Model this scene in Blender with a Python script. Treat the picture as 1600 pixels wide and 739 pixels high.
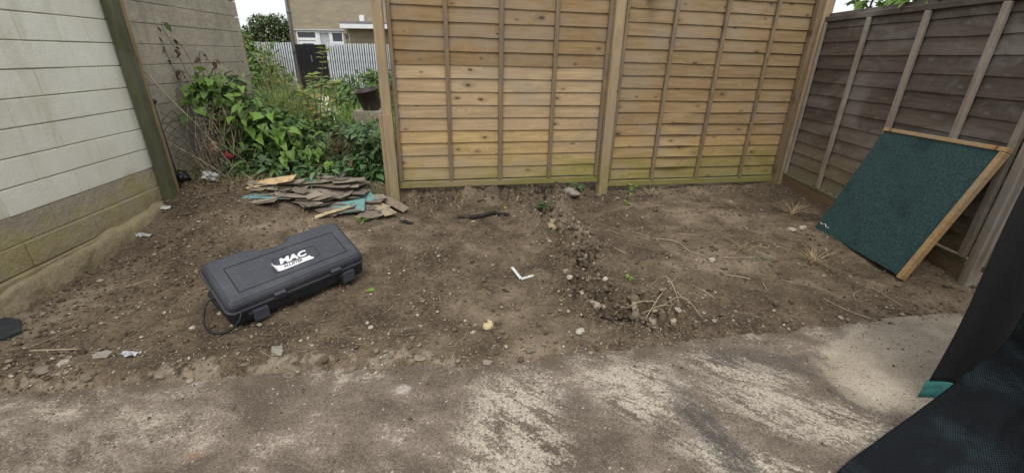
import bpy, bmesh, math, random
import numpy as np
from mathutils import Matrix, Vector, Euler

for o in list(bpy.data.objects):
    bpy.data.objects.remove(o, do_unlink=True)
scene = bpy.context.scene
C = scene.collection
rad = math.radians

# ------------------------------------------------------------------ camera
PITCH = rad(23.02); ROLL = rad(0.9); CAM_H = 1.25
cam_d = bpy.data.cameras.new('camera'); cam = bpy.data.objects.new('camera', cam_d); C.objects.link(cam)
cam_d.sensor_width = 36.0; cam_d.lens = 666.0 / 1600.0 * 36.0
cam_d.clip_start = 0.02; cam_d.clip_end = 600
_F = Vector((0, math.cos(PITCH), -math.sin(PITCH))); _R0 = Vector((1, 0, 0)); _U0 = Vector((0, math.sin(PITCH), math.cos(PITCH)))
_R = _R0 * math.cos(ROLL) + _U0 * math.sin(ROLL); _U = _U0 * math.cos(ROLL) - _R0 * math.sin(ROLL)
m3 = Matrix((_R, _U, -_F)).transposed()
cam.matrix_world = Matrix.Translation((0, 0, CAM_H)) @ m3.to_4x4()
scene.camera = cam

# ------------------------------------------------------------------ sky, sun, exposure
SUN_EL = rad(60); SUN_AZ = rad(185)          # azimuth clockwise from +Y: high behind the camera
world = bpy.data.worlds.new('World'); scene.world = world; world.use_nodes = True
wn = world.node_tree.nodes; wl = world.node_tree.links; wn.clear()
sky = wn.new('ShaderNodeTexSky'); sky.sky_type = 'NISHITA'; sky.sun_disc = False
sky.sun_elevation = SUN_EL; sky.sun_rotation = SUN_AZ; sky.air_density = 1.6; sky.dust_density = 5.0; sky.ozone_density = 1.0
hs = wn.new('ShaderNodeHueSaturation'); hs.inputs['Saturation'].default_value = 0.22
bg = wn.new('ShaderNodeBackground'); bg.inputs['Strength'].default_value = 0.15
wo = wn.new('ShaderNodeOutputWorld')
cl_n = wn.new('ShaderNodeTexNoise'); cl_n.inputs['Scale'].default_value = 1.6; cl_n.inputs['Detail'].default_value = 5
cl_r = wn.new('ShaderNodeMix'); cl_r.data_type = 'RGBA'; cl_r.inputs[6].default_value = (4.6, 4.8, 5.05, 1); cl_r.inputs[7].default_value = (5.7, 5.8, 5.9, 1)
mixs = wn.new('ShaderNodeMix'); mixs.data_type = 'RGBA'; mixs.inputs[0].default_value = 0.8      # cloud deck over the clear sky
wl.new(cl_n.outputs['Fac'], cl_r.inputs[0]); wl.new(sky.outputs[0], hs.inputs['Color']); wl.new(hs.outputs[0], mixs.inputs[6]); wl.new(cl_r.outputs[2], mixs.inputs[7])
wl.new(mixs.outputs[2], bg.inputs['Color']); wl.new(bg.outputs[0], wo.inputs['Surface'])
sd = bpy.data.lights.new('sun', 'SUN'); sd.energy = 1.2; sd.angle = rad(26); sd.color = (1.0, 0.965, 0.91)
so = bpy.data.objects.new('sun', sd); C.objects.link(so)
to_sun = Vector((math.sin(SUN_AZ) * math.cos(SUN_EL), math.cos(SUN_AZ) * math.cos(SUN_EL), math.sin(SUN_EL)))
so.rotation_euler = to_sun.to_track_quat('Z', 'Y').to_euler()
so.location = (2, -3, 6)
scene.render.engine = 'CYCLES'
scene.view_settings.view_transform = 'Standard'; scene.view_settings.look = 'None'
scene.view_settings.gamma = 1.0; scene.view_settings.exposure = 0.56; scene.view_settings.use_curve_mapping = False

# ------------------------------------------------------------------ helpers
rng = np.random.default_rng(7)
random.seed(11)

def tag(o, label, cat=None, group=None, kind=None):
    if label: o['label'] = label
    if cat: o['category'] = cat
    if group: o['group'] = group
    if kind: o['kind'] = kind
    return o

def link(name, data, parent=None, mat=None):
    o = bpy.data.objects.new(name, data); C.objects.link(o)
    if parent is not None: o.parent = parent
    if mat is not None and data is not None:
        ms = mat if isinstance(mat, (list, tuple)) else [mat]
        if len(data.materials) == 0:
            for m in ms: data.materials.append(m)
    return o

def empty(name, loc=(0, 0, 0), rz=0.0, label=None, cat=None, group=None):
    o = bpy.data.objects.new(name, None); C.objects.link(o)
    o.empty_display_size = 0.1
    o.location = loc; o.rotation_euler = (0, 0, rz)
    tag(o, label, cat, group)
    return o

def mesh(name, verts, faces, smooth=False):
    me = bpy.data.meshes.new(name)
    me.from_pydata([tuple(v) for v in verts], [], [tuple(f) for f in faces])
    if smooth: me.polygons.foreach_set('use_smooth', [True] * len(me.polygons))
    me.update()
    return me

def np_mesh(name, V, Q=None, T=None, smooth=False, mat_idx=None):
    """fast mesh from numpy arrays of quads and/or tris"""
    me = bpy.data.meshes.new(name)
    parts = []
    nq = 0 if Q is None else len(Q); nt = 0 if T is None else len(T)
    loops = np.concatenate([a.reshape(-1) for a in (Q, T) if a is not None and len(a)]).astype(np.int32)
    starts = np.concatenate([np.arange(nq) * 4, nq * 4 + np.arange(nt) * 3]).astype(np.int32)
    me.vertices.add(len(V)); me.vertices.foreach_set('co', np.asarray(V, dtype=np.float32).reshape(-1))
    me.loops.add(len(loops)); me.loops.foreach_set('vertex_index', loops)
    me.polygons.add(nq + nt); me.polygons.foreach_set('loop_start', starts)
    if smooth: me.polygons.foreach_set('use_smooth', np.ones(nq + nt, dtype=bool))
    if mat_idx is not None: me.polygons.foreach_set('material_index', np.asarray(mat_idx, dtype=np.int32))
    me.update(calc_edges=True); me.validate()
    return me

_boxcache = {}
def box_mesh(sx, sy, sz, bev=0.004, seg=1, key=None):
    """bevelled box centred on its origin"""
    k = (round(sx, 4), round(sy, 4), round(sz, 4), bev, seg, key)
    if k in _boxcache: return _boxcache[k].copy() if key is None else _boxcache[k]
    bm = bmesh.new(); bmesh.ops.create_cube(bm, size=1)
    for v in bm.verts: v.co = Vector((v.co.x * sx, v.co.y * sy, v.co.z * sz))
    if bev: bmesh.ops.bevel(bm, geom=list(bm.edges), offset=bev, segments=seg, affect='EDGES', profile=0.6)
    me = bpy.data.meshes.new('box'); bm.to_mesh(me); bm.free()
    _boxcache[k] = me
    return me

def box(name, lo, hi, mat, parent=None, bev=0.003, seg=1):
    lo = Vector(lo); hi = Vector(hi); s = hi - lo
    me = box_mesh(s.x, s.y, s.z, min(bev, min(s) * 0.45), seg).copy()
    o = link(name, me, parent, mat); o.location = (lo + hi) / 2
    return o

def tube_data(pts, radii, n=6, cap=True):
    pts = [Vector(p) for p in pts]
    if not hasattr(radii, '__len__'): radii = [radii] * len(pts)
    V = []; Fc = []
    up = Vector((0.12, 0.3, 0.95)).normalized()
    prev = None
    for i, p in enumerate(pts):
        a = pts[max(i - 1, 0)]; b = pts[min(i + 1, len(pts) - 1)]
        t = (b - a); t = t.normalized() if t.length > 1e-9 else Vector((0, 0, 1))
        if prev is None:
            x = t.cross(up)
            if x.length < 1e-3: x = t.cross(Vector((1, 0, 0)))
        else:
            x = prev - t * prev.dot(t)
        x.normalize(); prev = x; y = t.cross(x)
        for k in range(n):
            a_ = 2 * math.pi * k / n
            V.append(p + (x * math.cos(a_) + y * math.sin(a_)) * radii[i])
    for i in range(len(pts) - 1):
        for k in range(n):
            Fc.append((i * n + k, i * n + (k + 1) % n, (i + 1) * n + (k + 1) % n, (i + 1) * n + k))
    if cap:
        Fc.append(tuple(range(n - 1, -1, -1))); Fc.append(tuple((len(pts) - 1) * n + k for k in range(n)))
    return V, Fc

class MB:
    def __init__(s): s.V = []; s.F = []
    def add(s, V, F):
        o = len(s.V); s.V += [tuple(v) for v in V]; s.F += [tuple(i + o for i in f) for f in F]
    def tube(s, pts, r, n=6): s.add(*tube_data(pts, r, n))
    def box(s, lo, hi):
        x0, y0, z0 = lo; x1, y1, z1 = hi
        s.add([(x0, y0, z0), (x1, y0, z0), (x1, y1, z0), (x0, y1, z0), (x0, y0, z1), (x1, y0, z1), (x1, y1, z1), (x0, y1, z1)],
              [(0, 3, 2, 1), (4, 5, 6, 7), (0, 1, 5, 4), (1, 2, 6, 5), (2, 3, 7, 6), (3, 0, 4, 7)])
    def build(s, name, mat, parent=None, smooth=False):
        return link(name, mesh(name, s.V, s.F, smooth), parent, mat)

def spline(pts, n=24):
    """Catmull-Rom through points"""
    P = [Vector(p) for p in pts]; P = [P[0] * 2 - P[1]] + P + [P[-1] * 2 - P[-2]]
    out = []
    m = len(P) - 3
    for i in range(n + 1):
        u = i / n * m; k = min(int(u), m - 1); t = u - k
        a, b, c, d = P[k:k + 4]
        out.append(0.5 * ((2 * b) + (c - a) * t + (2 * a - 5 * b + 4 * c - d) * t * t + (3 * b - a - 3 * c + d) * t ** 3))
    return out

# ---- numpy noise
def _hash(ix, iy, seed):
    h = (ix.astype(np.int64) * 374761393 + iy.astype(np.int64) * 668265263 + seed * 1274126177) & 0xffffffff
    h = ((h ^ (h >> 13)) * 1274126177) & 0xffffffff
    h = h ^ (h >> 16)
    return (h & 0xffffff) / float(0xffffff)
def vnoise(x, y, seed=0):
    x = np.asarray(x, float); y = np.asarray(y, float)
    ix = np.floor(x); iy = np.floor(y); fx = x - ix; fy = y - iy
    fx = fx * fx * fx * (fx * (fx * 6 - 15) + 10); fy = fy * fy * fy * (fy * (fy * 6 - 15) + 10)
    a = _hash(ix, iy, seed); b = _hash(ix + 1, iy, seed); c = _hash(ix, iy + 1, seed); d = _hash(ix + 1, iy + 1, seed)
    return (a * (1 - fx) + b * fx) * (1 - fy) + (c * (1 - fx) + d * fx) * fy * 1.0
def fbm(x, y, sc, oct=3, seed=0, gain=0.5):
    r = 0; a = 1; t = 0
    for i in range(oct):
        r = r + a * (vnoise(x * sc + 17.3 * i, y * sc - 9.1 * i, seed + i) - 0.5); t += a; a *= gain; sc *= 2.03
    return r / t * 2
def S(t):
    t = np.clip(t, 0, 1); return t * t * (3 - 2 * t)

# ------------------------------------------------------------------ material kit
class NT:
    def __init__(s, name):
        s.m = bpy.data.materials.new(name); s.m.use_nodes = True
        s.t = s.m.node_tree; s.n = s.t.nodes; s.l = s.t.links
        s.b = s.n['Principled BSDF']; s.out = s.n['Material Output']
    def new(s, typ, **kw):
        nd = s.n.new(typ)
        for k, v in kw.items(): setattr(nd, k, v)
        return nd
    def put(s, sock, v):
        if isinstance(v, bpy.types.NodeSocket): s.l.new(v, sock)
        elif v is not None:
            if sock.type == 'RGBA' and len(v) == 3: v = (*v, 1)
            sock.default_value = v
    def coord(s, which='Object'):
        return s.new('ShaderNodeTexCoord').outputs[which]
    def pos(s): return s.new('ShaderNodeNewGeometry').outputs['Position']
    def island(s): return s.new('ShaderNodeNewGeometry').outputs['Random Per Island']
    def orand(s): return s.new('ShaderNodeObjectInfo').outputs['Random']
    def ocol(s): return s.new('ShaderNodeObjectInfo').outputs['Color']
    def map(s, v, scale=(1, 1, 1), loc=(0, 0, 0), rot=(0, 0, 0)):
        nd = s.new('ShaderNodeMapping'); s.put(nd.inputs['Vector'], v)
        s.put(nd.inputs['Scale'], scale); s.put(nd.inputs['Location'], loc); s.put(nd.inputs['Rotation'], rot); return nd.outputs[0]
    def noise(s, v, sc, det=4, rough=0.55, dist=0.0, col=False):
        nd = s.new('ShaderNodeTexNoise'); s.put(nd.inputs['Vector'], v)
        nd.inputs['Scale'].default_value = sc; nd.inputs['Detail'].default_value = det
        nd.inputs['Roughness'].default_value = rough; nd.inputs['Distortion'].default_value = dist
        return nd.outputs['Color' if col else 'Fac']
    def voro(s, v, sc, feat='F1', out='Distance', dim='3D', rnd=1.0):
        nd = s.new('ShaderNodeTexVoronoi', feature=feat, voronoi_dimensions=dim); s.put(nd.inputs['Vector'], v)
        nd.inputs['Scale'].default_value = sc; nd.inputs['Randomness'].default_value = rnd
        return nd.outputs[out]
    def math(s, op, a, b=None, c=None, clamp=False):
        nd = s.new('ShaderNodeMath', operation=op, use_clamp=clamp)
        s.put(nd.inputs[0], a)
        if b is not None: s.put(nd.inputs[1], b)
        if c is not None: s.put(nd.inputs[2], c)
        return nd.outputs[0]
    def vmath(s, op, a, b=None):
        nd = s.new('ShaderNodeVectorMath', operation=op); s.put(nd.inputs[0], a)
        if b is not None: s.put(nd.inputs[1], b)
        return nd.outputs[0]
    def rng(s, v, a, b, c=0.0, d=1.0, smooth=True):
        nd = s.new('ShaderNodeMapRange', interpolation_type='SMOOTHSTEP' if smooth else 'LINEAR')
        for i, q in enumerate((v, a, b, c, d)): s.put(nd.inputs[i], q)
        return nd.outputs[0]
    def mix(s, f, a, b, mode='MIX'):
        nd = s.new('ShaderNodeMix', data_type='RGBA', blend_type=mode)
        s.put(nd.inputs[0], f); s.put(nd.inputs[6], a); s.put(nd.inputs[7], b); return nd.outputs[2]
    def ramp(s, f, stops):
        nd = s.new('ShaderNodeValToRGB'); s.put(nd.inputs[0], f); e = nd.color_ramp.elements
        while len(e) < len(stops): e.new(0.5)
        for i, (p, c) in enumerate(stops): e[i].position = p; e[i].color = (*c, 1)
        return nd.outputs[0]
    def sep(s, v):
        nd = s.new('ShaderNodeSeparateXYZ'); s.put(nd.inputs[0], v); return nd.outputs
    def bump(s, h, strength=0.5, dist=0.01, prev=None):
        nd = s.new('ShaderNodeBump'); nd.inputs['Strength'].default_value = strength; nd.inputs['Distance'].default_value = dist
        s.put(nd.inputs['Height'], h)
        if prev is not None: s.put(nd.inputs['Normal'], prev)
        return nd.outputs[0]
    def fin(s, col, rough=0.85, normal=None, spec=0.3, trans=None):
        s.put(s.b.inputs['Base Color'], col); s.put(s.b.inputs['Roughness'], rough); s.put(s.b.inputs['Specular IOR Level'], spec)
        if normal is not None: s.put(s.b.inputs['Normal'], normal)
        if trans:
            t = s.new('ShaderNodeBsdfTranslucent'); s.put(t.inputs['Color'], col)
            mx = s.new('ShaderNodeMixShader'); mx.inputs[0].default_value = trans
            s.l.new(s.b.outputs[0], mx.inputs[1]); s.l.new(t.outputs[0], mx.inputs[2]); s.l.new(mx.outputs[0], s.out.inputs[0])
        return s.m

def m_soil():
    k = NT('bare_soil'); p = k.pos()
    big = k.noise(p, 0.9, 4, 0.6); mid = k.noise(p, 5, 5, 0.62, 0.4); fine = k.noise(p, 48, 4, 0.65); grit = k.noise(p, 210, 2, 0.6)
    c = k.ramp(k.math('ADD', k.math('MULTIPLY', k.rng(big, 0.3, 0.7, 0.3, 0.7, False), 0.55), k.math('MULTIPLY', mid, 0.45)),
               [(0.41, (0.050, 0.036, 0.024)), (0.48, (0.100, 0.073, 0.047)), (0.54, (0.145, 0.109, 0.073)), (0.61, (0.240, 0.190, 0.133))])
    c = k.mix(k.rng(fine, 0.42, 0.72, 0.0, 0.5), c, (0.195, 0.15, 0.105))
    c = k.mix(k.rng(fine, 0.46, 0.30, 0.0, 0.6), c, (0.05, 0.036, 0.025))
    c = k.mix(k.rng(grit, 0.58, 0.72, 0, 0.6), c, (0.36, 0.305, 0.235)); c = k.mix(k.rng(k.noise(p, 16, 5, 0.7), 0.40, 0.28, 0, 0.6), c, (0.055, 0.04, 0.028))
    at = k.new('ShaderNodeAttribute'); at.attribute_name = 'crust'
    c = k.mix(k.math('MULTIPLY', at.outputs['Fac'], k.rng(fine, 0.3, 0.6, 0.35, 0.95)), c, (0.27, 0.222, 0.165))
    h = k.math('ADD', k.math('MULTIPLY', fine, 0.7), k.math('MULTIPLY', grit, 0.3))
    n = k.bump(h, 0.9, 0.016); n = k.bump(k.voro(p, 95, 'F1'), 0.35, 0.006, n)
    return k.fin(c, 0.95, n, 0.15)

def m_concrete():
    k = NT('stained_concrete'); p = k.pos(); x, y, z = k.sep(p)
    soft = k.noise(k.map(p, (1, 1.5, 1), rot=(0, 0, rad(-25))), 2.6, 12, 0.70, 0.35); mid = k.noise(p, 7.5, 10, 0.75, 0.25); fine = k.noise(p, 75, 5, 0.68); grit = k.noise(p, 300, 2, 0.6)
    big = k.noise(p, 1.1, 3, 0.5)
    streak = k.noise(k.map(k.map(p, (1, 1, 1), rot=(0, 0, rad(38))), (4, 15, 1)), 1.5, 9, 0.72, 0.4)
    lin = k.math('ADD', k.math('MULTIPLY', soft, 0.62), k.math('ADD', k.math('MULTIPLY', fine, 0.18), k.math('MULTIPLY', mid, 0.20)))
    c = k.ramp(lin, [(0.41, (0.095, 0.073, 0.054)), (0.475, (0.150, 0.119, 0.091)), (0.53, (0.215, 0.175, 0.138)), (0.585, (0.43, 0.372, 0.30))])
    def blob(cx, cy, rx, ry, rot=0.0, w=0.9, soft_=(1.05, 0.45)):
        nd = k.new('ShaderNodeMapping', vector_type='TEXTURE'); k.put(nd.inputs[0], p)
        k.put(nd.inputs['Location'], (cx, cy, 0)); k.put(nd.inputs['Rotation'], (0, 0, rot)); k.put(nd.inputs['Scale'], (rx, ry, 1e3))
        ln = k.new('ShaderNodeVectorMath', operation='LENGTH'); k.l.new(nd.outputs[0], ln.inputs[0])
        wob = k.math('ADD', ln.outputs['Value'], k.math('MULTIPLY', k.math('SUBTRACT', mid, 0.5), w))
        return k.rng(wob, *soft_)
    # pale cement where the dirt has been scraped off, streaky
    pale = k.mix(k.rng(fine, 0.33, 0.67), (0.33, 0.288, 0.228), (0.52, 0.46, 0.37))
    area = blob(0.02, 1.16, 0.24, 0.42, 0, 1.2)
    for q in ((0.55, 1.36, 0.24, 0.24, rad(35)), (1.15, 1.22, 0.5, 0.16, rad(-22)), (1.0, 1.50, 0.30, 0.12, rad(-15)), (0.42, 1.58, 0.34, 0.05, rad(14)), (0.8, 1.02, 0.3, 0.1, rad(-20))):
        area = k.math('MAXIMUM', area, blob(*q, w=1.2))
    sc = k.math('ADD', k.math('MULTIPLY', streak, 0.6), k.math('ADD', k.math('MULTIPLY', fine, 0.22), k.math('MULTIPLY', mid, 0.22)))
    c = k.mix(k.math('MULTIPLY', k.math('MULTIPLY', area, k.rng(sc, 0.475, 0.56)), 0.92), c, pale)
    lft = k.math('MULTIPLY', k.math('MAXIMUM', blob(-1.55, 1.27, 0.5, 0.035, rad(6), 1.4), k.math('MULTIPLY', blob(-1.5, 1.0, 0.6, 0.2, rad(20), 1.5), 0.6)), k.rng(sc, 0.46, 0.62))
    c = k.mix(k.math('MULTIPLY', lft, 0.7), c, pale)
    # old dark spill marks
    dark = k.math('MULTIPLY', blob(0.74, 1.14, 0.075, 0.34, rad(16), 0.7, (1.15, 0.35)), 1.15)
    dark = k.math('MAXIMUM', dark, k.math('MULTIPLY', blob(1.10, 1.55, 0.30, 0.10, rad(-8), 0.9), 0.75))
    dark = k.math('MAXIMUM', dark, k.math('MULTIPLY', blob(1.40, 1.33, 0.14, 0.10, rad(-40), 0.9), 0.75))
    dark = k.math('MAXIMUM', dark, k.math('MULTIPLY', blob(0.22, 1.30, 0.10, 0.08, 0, 1.0), 0.35))
    c = k.mix(k.math('MULTIPLY', dark, k.rng(sc, 0.68, 0.46, 0.35, 0.92)), c, (0.078, 0.068, 0.060))
    # newer pale cement patch at the right
    right = blob(2.0, 1.60, 0.74, 0.34, rad(20), 0.75, (1.0, 0.80))
    c = k.mix(k.math('MULTIPLY', right, k.rng(mid, 0.3, 0.55, 0.75, 0.97)), c, k.mix(k.rng(soft, 0.4, 0.6), (0.36, 0.305, 0.235), (0.44, 0.38, 0.30)))
    # soil trodden over the edge
    at = k.new('ShaderNodeAttribute'); at.attribute_name = 'dirt'
    c = k.mix(k.math('MULTIPLY', at.outputs['Fac'], k.rng(lin, 0.60, 0.44, 0.25, 0.95)), c, (0.105, 0.080, 0.057))
    # pits and grit
    crisp = k.noise(p, 150, 6, 0.8)
    c = k.mix(k.rng(crisp, 0.50, 0.40, 0, 0.55), c, (0.085, 0.068, 0.053)); c = k.mix(k.rng(crisp, 0.54, 0.66, 0, 0.55), c, (0.43, 0.375, 0.30))
    vp = k.voro(p, 42); vc = k.sep(k.voro(p, 42, out='Color'))
    c = k.mix(k.math('MULTIPLY', k.math('MULTIPLY', k.rng(vp, 0.26, 0.16), k.rng(vc[0], 0.72, 0.74)), 0.7), c, (0.07, 0.055, 0.044))
    c = k.mix(k.math('MULTIPLY', k.math('MULTIPLY', k.rng(vp, 0.22, 0.14), k.rng(vc[1], 0.82, 0.84)), 0.7), c, (0.50, 0.44, 0.36))
    c = k.mix(k.rng(fine, 0.42, 0.28, 0, 0.75), c, (0.080, 0.064, 0.050))
    c = k.mix(k.rng(k.voro(p, 70), 0.20, 0.08, 0, 0.55), c, (0.065, 0.052, 0.042))
    c = k.mix(k.rng(grit, 0.60, 0.74, 0, 0.3), c, (0.42, 0.37, 0.30))
    c = k.mix(k.math('MULTIPLY', k.math('MULTIPLY', blob(-0.431, 1.344, 0.036, 0.032, 0.2, 2.6), k.rng(fine, 0.3, 0.6, 0.3, 1)), 0.6), c, (0.52, 0.48, 0.42))
    c = k.mix(k.math('MULTIPLY', blob(-1.06, 1.02, 0.04, 0.02, 0.3, 1.6), 0.35), c, (0.30, 0.14, 0.07))
    n = k.bump(k.math('ADD', k.math('MULTIPLY', fine, 0.6), k.math('MULTIPLY', grit, 0.4)), 0.7, 0.006)
    n = k.bump(mid, 0.5, 0.012, n)
    return k.fin(c, 0.92, n, 0.2)

def m_block(painted):
    k = NT('painted_block' if painted else 'bare_block'); p = k.pos(); x, y, z = k.sep(p); r = k.orand()
    mid = k.noise(p, 3.2, 5, 0.6, 0.3); fine = k.noise(p, 60, 4, 0.65); grit = k.noise(p, 190, 2); streak = k.noise(k.map(p, (6, 6, 0.9)), 1.6, 5, 0.65)
    if painted:
        c = k.mix(k.rng(mid, 0.35, 0.7), (0.73, 0.715, 0.625), (0.66, 0.64, 0.54))
        c = k.mix(k.math('MULTIPLY', r, 0.22), c, (0.52, 0.50, 0.40))
        c = k.mix(k.rng(streak, 0.52, 0.72, 0, 0.42), c, (0.47, 0.45, 0.31))
        c = k.mix(k.rng(k.noise(p, 22, 3, 0.7), 0.63, 0.75, 0, 0.4), c, (0.40, 0.37, 0.27))
    else:
        c = k.mix(k.rng(mid, 0.32, 0.7), (0.385, 0.335, 0.26), (0.275, 0.24, 0.19))
        c = k.mix(k.math('MULTIPLY', r, 0.35), c, (0.40, 0.36, 0.275))
        c = k.mix(k.rng(streak, 0.52, 0.72, 0, 0.45), c, (0.20, 0.178, 0.145))
        c = k.mix(k.rng(fine, 0.58, 0.75, 0, 0.4), c, (0.48, 0.43, 0.34))
    # green algae creeping up from the soil line, ragged upper edge
    zz = k.math('ADD', z, k.math('MULTIPLY', k.math('SUBTRACT', mid, 0.5), 0.55))
    al = k.math('MULTIPLY', k.rng(zz, 0.50, 0.27), k.rng(streak, 0.3, 0.6, 0.35, 0.9))
    c = k.mix(k.math('MULTIPLY', al, 1.0 if painted else 0.9), c, (0.335, 0.285, 0.12))
    if not painted:
        so_ = k.rng(zz, 0.30, 0.08, 0, 0.85)
        c = k.mix(k.math('MULTIPLY', so_, k.rng(fine, 0.3, 0.6, 0.5, 1)), c, (0.215, 0.165, 0.105))
    n = k.bump(fine, 0.35 if painted else 0.6, 0.006); n = k.bump(grit, 0.35, 0.003, n); n = k.bump(k.noise(p, 14, 5, 0.65), 0.35 if painted else 0.8, 0.012 if painted else 0.022, n)
    return k.fin(c, 0.85, n, 0.25)

def m_wood(name, light, dark, grey, grey_amt=0.4, algae=0.0, knot=(0.09, 0.05, 0.025), use_ocol=True, algae_top=0.48, rough=0.8, axis='x'):
    k = NT(name); o = k.coord('Object'); r = k.orand()
    off = k.new('ShaderNodeCombineXYZ'); k.put(off.inputs[0], k.math('MULTIPLY', r, 37.0)); k.put(off.inputs[1], k.math('MULTIPLY', r, 11.0)); k.put(off.inputs[2], k.math('MULTIPLY', r, 23.0))
    v = k.vmath('ADD', o, off.outputs[0])
    sc = (1.6, 22, 22) if axis == 'x' else (22, 22, 1.6)
    # knots and the grain that swerves round them
    ks = (4.6, 0.001, 9.5) if axis == 'x' else (9.5, 9.5, 3.0)
    kv = k.map(v, ks)
    kx = k.sep(kv); kcmb = k.new('ShaderNodeCombineXYZ'); k.put(kcmb.inputs[0], kx[0]); k.put(kcmb.inputs[1], kx[2]); kv = kcmb.outputs[0]
    kd = k.voro(kv, 1.0, dim='2D'); kc = k.voro(kv, 1.0, out='Color', dim='2D')
    keep = k.rng(k.sep(kc)[0], 0.70, 0.74); kd = k.math('MULTIPLY', kd, k.rng(k.sep(kc)[1], 0.0, 1.0, 0.7, 2.2, False))
    swer = k.math('MULTIPLY', k.rng(kd, 0.42, 0.02), 0.09)
    add = k.new('ShaderNodeCombineXYZ'); k.put(add.inputs[2 if axis == 'x' else 0], swer)
    v2 = k.vmath('ADD', v, add.outputs[0])
    g1 = k.noise(k.map(v2, sc), 1.5, 5, 0.6, 0.8); g2 = k.noise(k.map(v2, tuple(q * 4 for q in sc)), 2.0, 3, 0.6, 0.2)
    c = k.mix(k.rng(g1, 0.3, 0.7), light, dark)
    c = k.mix(k.rng(g2, 0.42, 0.68, 0, 0.45), c, dark)
    if use_ocol: c = k.mix(1.0, c, k.ocol(), 'MULTIPLY')
    w = k.noise(k.map(k.pos(), (0.8, 0.8, 1.4)), 2.1, 4, 0.65, 0.6)
    c = k.mix(k.rng(w, 0.44, 0.66, 0, grey_amt), c, grey)
    kn = k.math('MULTIPLY', keep, k.rng(kd, 0.115, 0.06))
    c = k.mix(k.math('MULTIPLY', kn, 0.85), c, knot)
    c = k.mix(k.math('MULTIPLY', k.math('MULTIPLY', keep, k.rng(kd, 0.33, 0.1)), 0.3), c, knot)
    if algae:
        x, y, z = k.sep(k.pos())
        zz = k.math('ADD', z, k.math('MULTIPLY', k.math('SUBTRACT', w, 0.5), 0.9))
        c = k.mix(k.math('MULTIPLY', k.rng(zz, algae_top, algae_top - 0.35, 0, algae), k.rng(g1, 0.25, 0.6, 0.5, 1)), c, (0.17, 0.175, 0.045))
    n = k.bump(k.math('ADD', k.math('MULTIPLY', g1, 0.6), k.math('MULTIPLY', g2, 0.4)), 0.45, 0.004)
    return k.fin(c, rough, n, 0.25)

def m_leaf(name, a, b, c3=None, trans=0.28, rough=0.5):
    k = NT(name); r = k.island(); p = k.pos()
    c = k.mix(r, a, b)
    if c3: c = k.mix(k.rng(r, 0.86, 0.95), c, c3)
    c = k.mix(k.rng(k.noise(p, 60, 3), 0.4, 0.75, 0, 0.35), c, tuple(q * 0.55 for q in a))
    return k.fin(c, rough, None, 0.35, trans)

def m_plain(name, col, rough=0.7, var=0.25, scale=20, bump=0.2, bdist=0.003, spec=0.3, metallic=0.0, speck=None):
    k = NT(name); p = k.coord('Object')
    n = k.noise(p, scale, 4, 0.6); f = k.noise(p, scale * 8, 3, 0.6)
    c = k.mix(k.rng(n, 0.3, 0.7), tuple(q * (1 - var) for q in col), tuple(min(1, q * (1 + var)) for q in col))
    if speck: c = k.mix(k.rng(f, 0.56, 0.72, 0, speck[1]), c, speck[0])
    k.b.inputs['Metallic'].default_value = metallic
    return k.fin(c, rough, k.bump(f, bump, bdist), spec)

def m_islands(name, stops, rough=0.85, bump=0.4):
    k = NT(name); r = k.island(); p = k.pos()
    c = k.ramp(r, stops); f = k.noise(p, 90, 4, 0.65)
    c = k.mix(k.rng(f, 0.35, 0.65, 0.45, 0.0), c, (0.10, 0.075, 0.05))
    return k.fin(c, rough, k.bump(f, bump, 0.004), 0.25)

def m_obj(name, scale=30, rough=0.85, bump=0.4, dirt=(0.12, 0.09, 0.065), dirt_amt=0.5, bdist=0.004):
    """colour comes from the object's own colour, weathered"""
    k = NT(name); p = k.pos(); f = k.noise(p, scale, 5, 0.65); g = k.noise(p, scale * 6, 3)
    c = k.mix(k.rng(f, 0.45, 0.68, 0, dirt_amt), k.ocol(), dirt)
    c = k.mix(k.rng(g, 0.5, 0.75, 0, 0.3), c, tuple(q * 0.5 for q in dirt))
    return k.fin(c, rough, k.bump(k.math('ADD', f, k.math('MULTIPLY', g, 0.5)), bump, bdist), 0.25)

M = {}
M['soil'] = m_soil(); M['concrete'] = m_concrete()
M['paint'] = m_block(True); M['block'] = m_block(False)
M['mortar'] = m_plain('mortar', (0.36, 0.33, 0.26), 0.9, 0.2, 14)
M['board'] = m_wood('new_fence_board', (0.385, 0.280, 0.158), (0.270, 0.184, 0.098), (0.28, 0.235, 0.18), 0.5, 0.75, knot=(0.065, 0.037, 0.02))
M['batten'] = m_wood('fence_batten', (0.27, 0.195, 0.12), (0.165, 0.115, 0.07), (0.16, 0.14, 0.115), 0.6, 0.3, axis='z', use_ocol=False)
M['post'] = m_wood('fence_post', (0.40, 0.30, 0.175), (0.28, 0.20, 0.115), (0.27, 0.235, 0.18), 0.4, 0.45, axis='z', use_ocol=False)
M['oldboard'] = m_wood('old_fence_board', (0.135, 0.112, 0.092), (0.080, 0.064, 0.052), (0.225, 0.208, 0.185), 0.6, 0.25, knot=(0.15, 0.14, 0.125), algae_top=0.42)
M['oldbatten'] = m_wood('old_fence_batten', (0.33, 0.275, 0.22), (0.20, 0.16, 0.125), (0.34, 0.31, 0.27), 0.5, 0.1, axis='z', use_ocol=False)
M['gravelboard'] = m_wood('gravel_board', (0.20, 0.13, 0.08), (0.12, 0.078, 0.048), (0.16, 0.13, 0.10), 0.4, 0.1, use_ocol=False)
M['frame'] = m_wood('panel_frame', (0.40, 0.27, 0.13), (0.27, 0.17, 0.08), (0.26, 0.21, 0.15), 0.5, 0.0, axis='z', use_ocol=False)
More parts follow.
